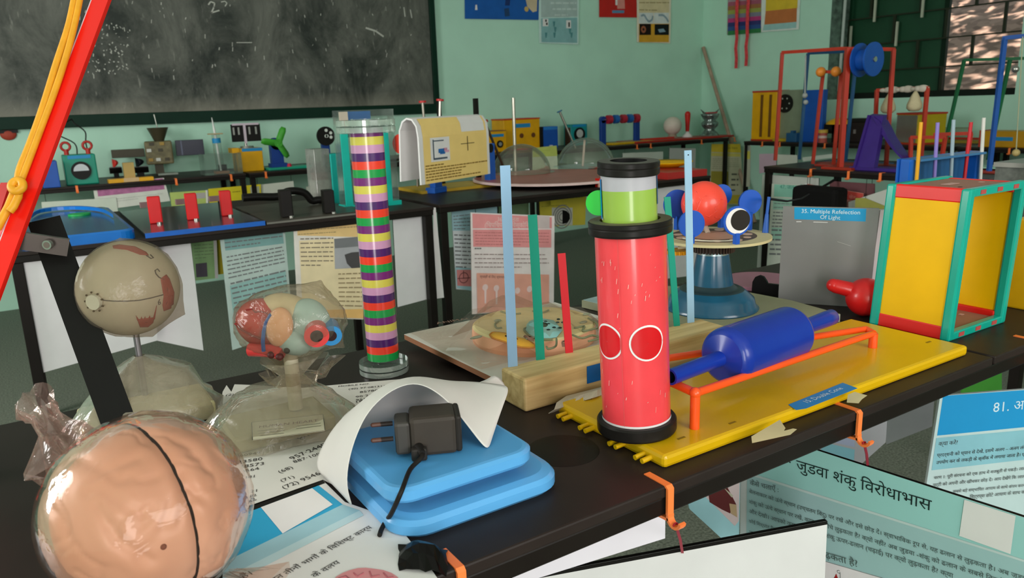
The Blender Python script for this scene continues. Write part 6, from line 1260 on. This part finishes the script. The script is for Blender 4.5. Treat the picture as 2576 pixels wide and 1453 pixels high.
for (x, y, r_, m_, nm, dz) in ((808, 822, 25, HRD, 'aorta', .020), (838, 828, 22, HBL, 'vena_cava', .010)):
    a, e = hp(x-10, y-6, dz-.012), hp(x+6, y+2, dz+.012); u = (e-a).normalized()
    MB(m_).cyl(a, e, r_*k_*1.05, r_*k_*1.2, 28).m(mm('#2e1c1a', .6)).cyl(e, e+u*.0006, r_*k_*.62, seg=22).build(nm, t, world=True)
MB(HRD).tube([hp(640, 868, .016), hp(700, 866, .022), hp(726, 872, .026)], .0075, 14).m(mm('#4a1814', .6)).sph(hp(724, 874, .032), (.0045, .0045, .004), 12, 8).sph(hp(702, 871, .030), (.0042, .0042, .004), 12, 8).build('small_vessel', t, world=True)
MB(mm('#0f0d0d', .6)).sph(hp(741, 860, .031), .0034, 12, 8).build('vent_hole', t, world=True)
MB(mm('#c8c0a8', .5)).cyl((HC.x, HC.y, T+.02), (HC.x, HC.y, HC.z-.02), .008).build('post', t, world=True)
HBX, HBY = .206, .826
MB(mm('#b9b08c', .5)).box((HBX, HBY, T+.010), (.112, .075, .017), .003).build('model_base', t, world=True)
# printed label on the sloping stand front
lb = MB(mm('#c6bfa6', .6)); Lq = [at(x, y, T+.0205) for x, y in ((634, 1062), (812, 1042), (817, 1082), (636, 1106))]; up_ = V((0, 0, .0002))
lb.slab(Lq, (0, 0, -.0006)); lb.m(mm('#6a3a34', .6)); u = (Lq[1]-Lq[0]).normalized(); a = at(650, 1076, T+.0208); e = at(800, 1056, T+.0208); lb.text('HUMAN HEART', a, u, V((-u.y, u.x, 0)), width=(e-a).length)
lb.m(mm('#8a8272', .6))
for (x0_, y0_, x1_, y1_) in ((648, 1084, 712, 1076), (650, 1090, 716, 1082), (652, 1096, 714, 1089), (744, 1072, 806, 1064), (745, 1078, 808, 1070)):
    a, e = at(x0_, y0_, T+.0208), at(x1_, y1_, T+.0208); w_ = V((-u.y, u.x, 0))*.0011; lb.add([a, e, e+w_, a+w_], [[0, 1, 2, 3]])
lb.m(INK)
for a, e in zip(Lq, Lq[1:]+Lq[:1]): a, e = a+up_, e+up_; w_ = V((-(e-a).y, (e-a).x, 0)).normalized()*.0006; lb.add([a, e, e+w_, a+w_], [[0, 1, 2, 3]])
lb.build('name_label', t, world=True)
rows = []
for j in range(37):
    ph = math.pi*max(.02, min(35.98, j))/36; row = []
    for i in range(64):
        th = 2*math.pi*i/64; d_ = rt_*(math.cos(th)*math.sin(ph))+fw*(math.sin(th)*math.sin(ph))+V((0, 0, math.cos(ph)))
        k = 1+.07*noise.noise(d_*3+V((7, 0, 0)))+.05*abs(noise.noise(d_*7))+.035*abs(noise.noise(d_*15))
        c0_ = hp(728, 808); P = c0_+rt_*(d_.dot(rt_)*138*k_*k)+fw*(d_.dot(fw)*.045*k)+V((0, 0, d_.z*88*k_*k))
        for tgt, pw, am in ((hp(815, 695), 16, .75), (hp(880, 880), 40, .7), (hp(700, 935), 14, .75), (hp(588, 760), 30, .3)):
            u_ = tgt-c0_; u_ = (rt_*(u_.dot(rt_)/138)+V((0, 0, u_.z/88))).normalized(); P = P.lerp(tgt, am*max(0, d_.dot(u_))**pw)
        row.append(P)
    rows.append(row)
HF = clear('heart_bag_film', '#d0c4ae', .09, .025, .09, .8, 34, fr=.3)
MB(HF).surf(rows, True).build('film_wrap', t, world=True)
nz_ = zat(HC, 942)
nk = (HC.x, HC.y, nz_)
lv = [((HC.x, HC.y, nz_+.022), .034, .030, 2), (nk, .012, .010, 2), ((HC.x+.002, HC.y, nz_-.012), .020, .016, 2), ((HBX+.004, HBY+.004, T+.050), .042, .032, 2.2), ((HBX+.004, HBY+.004, T+.030), .066, .048, 2.8), ((HBX+.002, HBY+.002, T+.012), .080, .057, 3.2), ((HBX, HBY, T+.003), .083, .060, 3.6)]
drape(lv, 52, .16, clear('stand_bag_film', '#c6bca6', .28, .02, .14, .6, 40), 5).build('base_film', t, world=True)
sk = [((HC.x, HC.y, nz_+.004), .010, .010, 2), ((HC.x+.004, HC.y-.004, nz_-.004), .030, .026, 2), ((HC.x+.006, HC.y-.006, nz_+.012), .046, .034, 2)]
drape(sk, 40, .5, HF, 11, True).build('film_skirt', t, world=True)
# ------------------------------------------------------------------ red channel frame with yellow rubber cord and black leg
RCH = mm('#e81c10', .32, var=.04, sc=8, coat=.2); dR = .86
t = thing('catapult_frame', 'red channel arm with yellow rubber cord on black leg, left edge', 'frame', (-.02, .78, T))
PX = lambda x, y, d=0: pd(x, y, .82+.13*(755-y)/815+d)
lowp = PX(-22, 755); topp = PX(280, -60)
ur = (topp-lowp).normalized(); foot = lowp+ur*((T-lowp.z)/ur.z)
cr_ = rt_*math.cos(.1)-fw*math.sin(.1)
wch = 46*.83/F
nd = ur.cross(rt_).normalized(); 
if nd.dot(fw) < 0: nd = -nd
side = nd.cross(ur).normalized()
if side.dot(rt_) < 0: side = -side
lift = V((0, 0, .004))
def chan(b, off, w, d0, d1): 
    p, q_ = foot+lift+side*off, topp+side*off
    A = [p-side*w/2+nd*d0, p+side*w/2+nd*d0, p+side*w/2+nd*d1, p-side*w/2+nd*d1]; B = [v+(q_-p) for v in A]
    b.add(A+B, [[3, 2, 1, 0], [4, 5, 6, 7]]+[[i, (i+1) % 4, 4+(i+1) % 4, 4+i] for i in range(4)])
b = MB(RCH); chan(b, .0, wch, .001, .004); chan(b, wch*.5-.003, .003, -.004, .001)
b.m(mm('#b01008', .4)); chan(b, -wch*.74, .006, -.012, -.009); chan(b, -wch*.5, .003, -.012, -.004)
b.m(mm('#d8ccd4', .5)); chan(b, -wch*.60, .0035, -.008, .001)
b.m(mm('#201614', .6)); chan(b, -wch*.78, .008, -.011, -.010); b.build('red_channel', t, world=True)
YC = mm('#e09c20', .45, var=.08, sc=60)
cordl = MB(YC)
pa = [(194, -40), (174, 60), (142, 160), (108, 270), (76, 360), (50, 425), (44, 462)]
pb_ = [(208, -40), (188, 60), (164, 150), (134, 240), (104, 320), (74, 400), (50, 462)]
for pp, r_ in ((pa, .0040), (pb_, .0037)): cordl.tube(smooth([PX(x, y, -.015) for x, y in pp], 4), r_, 10)
cordl.tube([PX(x, y, -.015) for x, y in ((42, 465), (34, 490), (22, 520), (8, 545), (-8, 575))], .0046, 10).tube([PX(x, y, -.02) for x, y in ((50, 468), (46, 495), (34, 520), (24, 532))], .0042, 10)
cordl.tube(smooth([PX(x, y, -.025) for x, y in ((29, 472), (41, 481), (56, 472), (55, 458), (44, 454), (33, 460))], 4, True), .0046, 10, True); cordl.build('rubber_cord', t, world=True)
rs = MB(mm('#c01810', .4))
rs.bar(PX(18, 462, .01), PX(-40, 640, .01), .012, .006).m(mm('#d02018', .35)).bar(PX(40, 505, .004), PX(-30, 650, .004), .014, .006); rs.build('inner_bar', t, world=True)
bt = at(316, 1112, T); top_ = pd(112, 556, .895); u = (top_-bt).normalized()
MB(mm('#12110f', .4, var=.15)).bar(bt+V((0, 0, .002)), top_, .034, .012, (0, 1, 0)).build('black_leg', t, world=True)
bk_ = MB(mm('#5c5450', .3, .5)); A, E = pd(50, 604, .850), pd(172, 622, .872)
bk_.bar(A, E, .020, .005, (.5, .84, 0)); m_ = pd(121, 615, .855); bk_.m(STEEL).cyl(m_+fw*-.002, m_+fw*.003, .0052, seg=18).m(mm('#6a6058', .4)).cyl(m_+fw*.003, m_+fw*.0034, .0034, seg=14); bk_.build('bracket', t, world=True)
# ------------------------------------------------------------------ boards hanging in front of the nearest table
CY1 = mm('#9ccfcc', .55, var=.04, sc=2); CY2 = mm('#a2c4c6', .55, var=.03); PAL = mm('#c4d4d4', .55); TXT = mm('#20302e', .6); TX2 = mm('#4a5654', .6)
P0 = at(2050, 1130, .64); P1 = at(2576, 1300, .64); pl = vplane(P0, P1)
board('hanging_poster', 'aqua poster with large Hindi title hanging below yellow board corner', pl, [(1862, 1070), (2600, 1308), (2600, 1700), (1862, 1500)], mm('#d8dcdc', .55), [
    ('P', [(1880, 1075), (2596, 1307), (2594, 1412), (1880, 1186)], CY1), ('P', [(1880, 1192), (2594, 1418), (2592, 1560), (1878, 1352)], CY2), ('P', [(1880, 1186), (2594, 1412), (2594, 1418), (1880, 1192)], PAL),
    ('T', '15.', (1952, 1152), (1990, 1164), TXT), ('T', 'जुडवा शंकु विरोधाभास', (2004, 1179), (2344, 1284), TXT), ('P', [(2427, 1255), (2556, 1296), (2543, 1392), (2414, 1346)], WHITE),
    ('T', 'कैसे चलाएँ :', (1888, 1218), (1960, 1236), TX2),
    ('T', 'बेलनाकार को ऊंचे स्थान (उच्चतम बिंदु) पर रखें और इसे छोड़ दें। स्वाभाविक रूप से, यह ढलान से लुढ़कता है। अब जुडवा', (1886, 1238), (2590, 1462), TX2), ('T', 'शंकु को ऊंचे स्थान पर रखें, क्या यह नीचे लुढ़कता है? क्यों नहीं? अब जुडवा -शंकु को ढलान के सबसे निचले बिंदु पर', (1886, 1264), (2590, 1488), TX2), ('T', 'और देखो। आपको क्या लगता है कि शंकु ऊपर-ढलान (चढ़ाई) पर क्यों लुढ़कता है? क्या', (1886, 1288), (2400, 1452), TX2), ('T', 'कोई सिद्धांत है?', (1886, 1312), (1950, 1332), TX2),
    ('P', [(1878, 1352), (2592, 1560), (2590, 1690), (1876, 1480)], mm('#ece2e6', .55)), ('T', 'जुडवा शंकु ऊपर कैसे लुढ़कता है?', (1888, 1346), (2160, 1424), TX2),
    ('P', [(2106, 1440), (2096, 1460), (2116, 1466)], mm('#a8181c', .5)), ('S', [(2066, 1452), (2120, 1456)], .001, INK), ('T', 'C', (2108, 1438), (2116, 1440), TX2), ('S', [(2116, 1436), (2117, 1456)], .0006, TX2)], 'hanging posters', 'poster', .005, BLK, False)
Q0, Q1 = at(2365, 995, .62), at(2576, 980, .62); pl2 = vplane(Q0, Q1)
board('hanging_poster', 'bright blue headed Hindi poster at right edge below the table', pl2, [(2365, 995), (2720, 968), (2700, 1420), (2296, 1440)], mm('#bcd2d2', .55), [
    ('P', [(2372, 995), (2720, 970), (2716, 1060), (2357, 1095)], mm('#1a92cc', .5, var=.03)), ('P', [(2355, 1101), (2716, 1068), (2712, 1140), (2343, 1182)], mm('#86bcc8', .55)), ('T', '81. अनुनाद', (2496, 1036), (2640, 1022), mm('#cfe6f0', .5)), ('T', 'क्या करें?', (2360, 1120), (2408, 1116), INK),
    ('T', 'प्रदर्शनी को ध्यान से देखें, इसमें अलग – अलग लंबाई की पट्टियाँ', (2356, 1148), (2640, 1122), INK), ('T', 'उपयोग कर के लकड़ी के ब्लॉक में लगाया जाता है। एक जोड़ी', (2354, 1166), (2610, 1142), INK),
    ('T', 'चरण 1: पूरी संरचना को एक हाथ में मजबूती से पकड़े। लाल', (2348, 1204), (2580, 1180), INK), ('T', 'पट्टी को अपनी और खींचकर छोड़ दें। आप देखेंगे कि लाल रंग', (2346, 1222), (2590, 1199), INK), ('T', 'सबसे बड़े सम्भावित आयाम के साथे कंपन करना', (2396, 1238), (2580, 1222), INK), ('T', 'स्ट्रिप्स छोटे आयाम के साथ कंपन', (2438, 1252), (2590, 1238), INK)], 'hanging posters', 'poster', .005, mm('#cfd8d8', .5), False)
W0, W1 = at(1330, 1453, .60), at(2080, 1315, .60); plw = vplane(W0, W1)
board('white_board', 'plain white board with black top edge hanging nearest in front', plw, [(1200, 1472), (2081, 1309), (2070, 1560), (1200, 1720)], mm('#d2d0cf', .55, var=.03), [('P', [(1200, 1472), (2081, 1309), (2081, 1318), (1200, 1482)], BLK)], 'hanging boards', 'board', .005, BLK, False)
U0 = V((.31, .56, .66)); plu = (U0, V((-.25, -1, 0)))
board('white_board', 'white board below table edge left of first ribbon', plu, [(1240, 1390), (1674, 1215), (1673, 1353), (1300, 1470)], mm('#dad4dc', .55, var=.03), (), 'hanging boards', 'board', .005, BLK)
pc_ = hq((1640, 1240), (1862, 1240), .52)
board('hanging_poster', 'cyan edged photo poster behind the Hindi title poster', (V((.80, .70, .5)), V((-.45, -.9, 0))), [(1700, 1130), (1862, 1120), (1860, 1350), (1820, 1358), (1735, 1280)], mm('#a0d0d8', .55), [('P', [(1778, 1170), (1862, 1150), (1858, 1310), (1848, 1322), (1776, 1250)], mm('#d4c0c0', .55)), ('P', [(1780, 1230), (1800, 1228), (1830, 1225), (1852, 1268), (1836, 1290), (1815, 1280), (1785, 1262)], mm('#5c1c1c', .6)), ('P', [(1834, 1265), (1852, 1268), (1854, 1300), (1838, 1290)], mm('#b89c78', .6)), ('P', [(1820, 1225), (1844, 1245), (1840, 1250)], mm('#b8b49c', .6))], 'hanging posters')
board('white_board', 'grey board under the table left of the second ribbon', (V((1.05, .80, .55)), V((-.8, -.6, 0))), [(2062, 1060), (2235, 1010), (2228, 1112), (2152, 1180), (2062, 1150)], mm('#a8a8ac', .55), [('P', [(2066, 1110), (2150, 1130), (2148, 1165), (2066, 1145)], mm('#7eb4c0', .55)), ('P', [(2066, 1068), (2150, 1090), (2150, 1124), (2066, 1104)], mm('#a0a8c0', .55))], 'hanging boards', 'board', .005)
board('white_board', 'light grey board hanging left of blue headed poster', (V((1.35, .85, .55)), V((-.8, -.6, 0))), [(2228, 1015), (2352, 985), (2345, 1072), (2230, 1117)], mm('#b4b4b8', .55), (), 'hanging boards', 'board', .005)
board('hanging_poster', 'green poster piece under the long black table at right edge', (V((1.7, 1.0, .6)), V((-.2, -1, 0))), [(2420, 940), (2520, 920), (2520, 985), (2420, 990)], mm('#3f8a30', .55), (), 'hanging posters')

ribbon('dark red ribbon tying white board to the hook at yellow board corner', (.468, .4645, .7150), (1717, 1391, plw[0], plw[1]))
ribbon('dark red ribbon hanging from hook at taped edge of yellow board', (.762, .4645, .7150), (2183, 1170, pl[0], pl[1]))

# crumpled black plastic at the table edge beside the nearest hook
rn = random.Random(21); bp = MB(mm('#0d0b0a', .3, spec=.5))
bp.surf([[at(1005+i*17+rn.uniform(-4, 4), 1372+j*16+i*1.5, T+.002)+V((0, 0, max(0, .016*math.sin(i*.45)*math.sin(j*.7+.2))+rn.uniform(0, .004))) for i in range(8)] for j in range(5)], smooth=False)
o = bp.build('black_plastic'); o.location.z = T+.0005; tag(o, 'crumpled black plastic scrap at the table edge left of nearest hook', 'plastic scrap'); mod(o, 'SOLIDIFY', thickness=.0006)
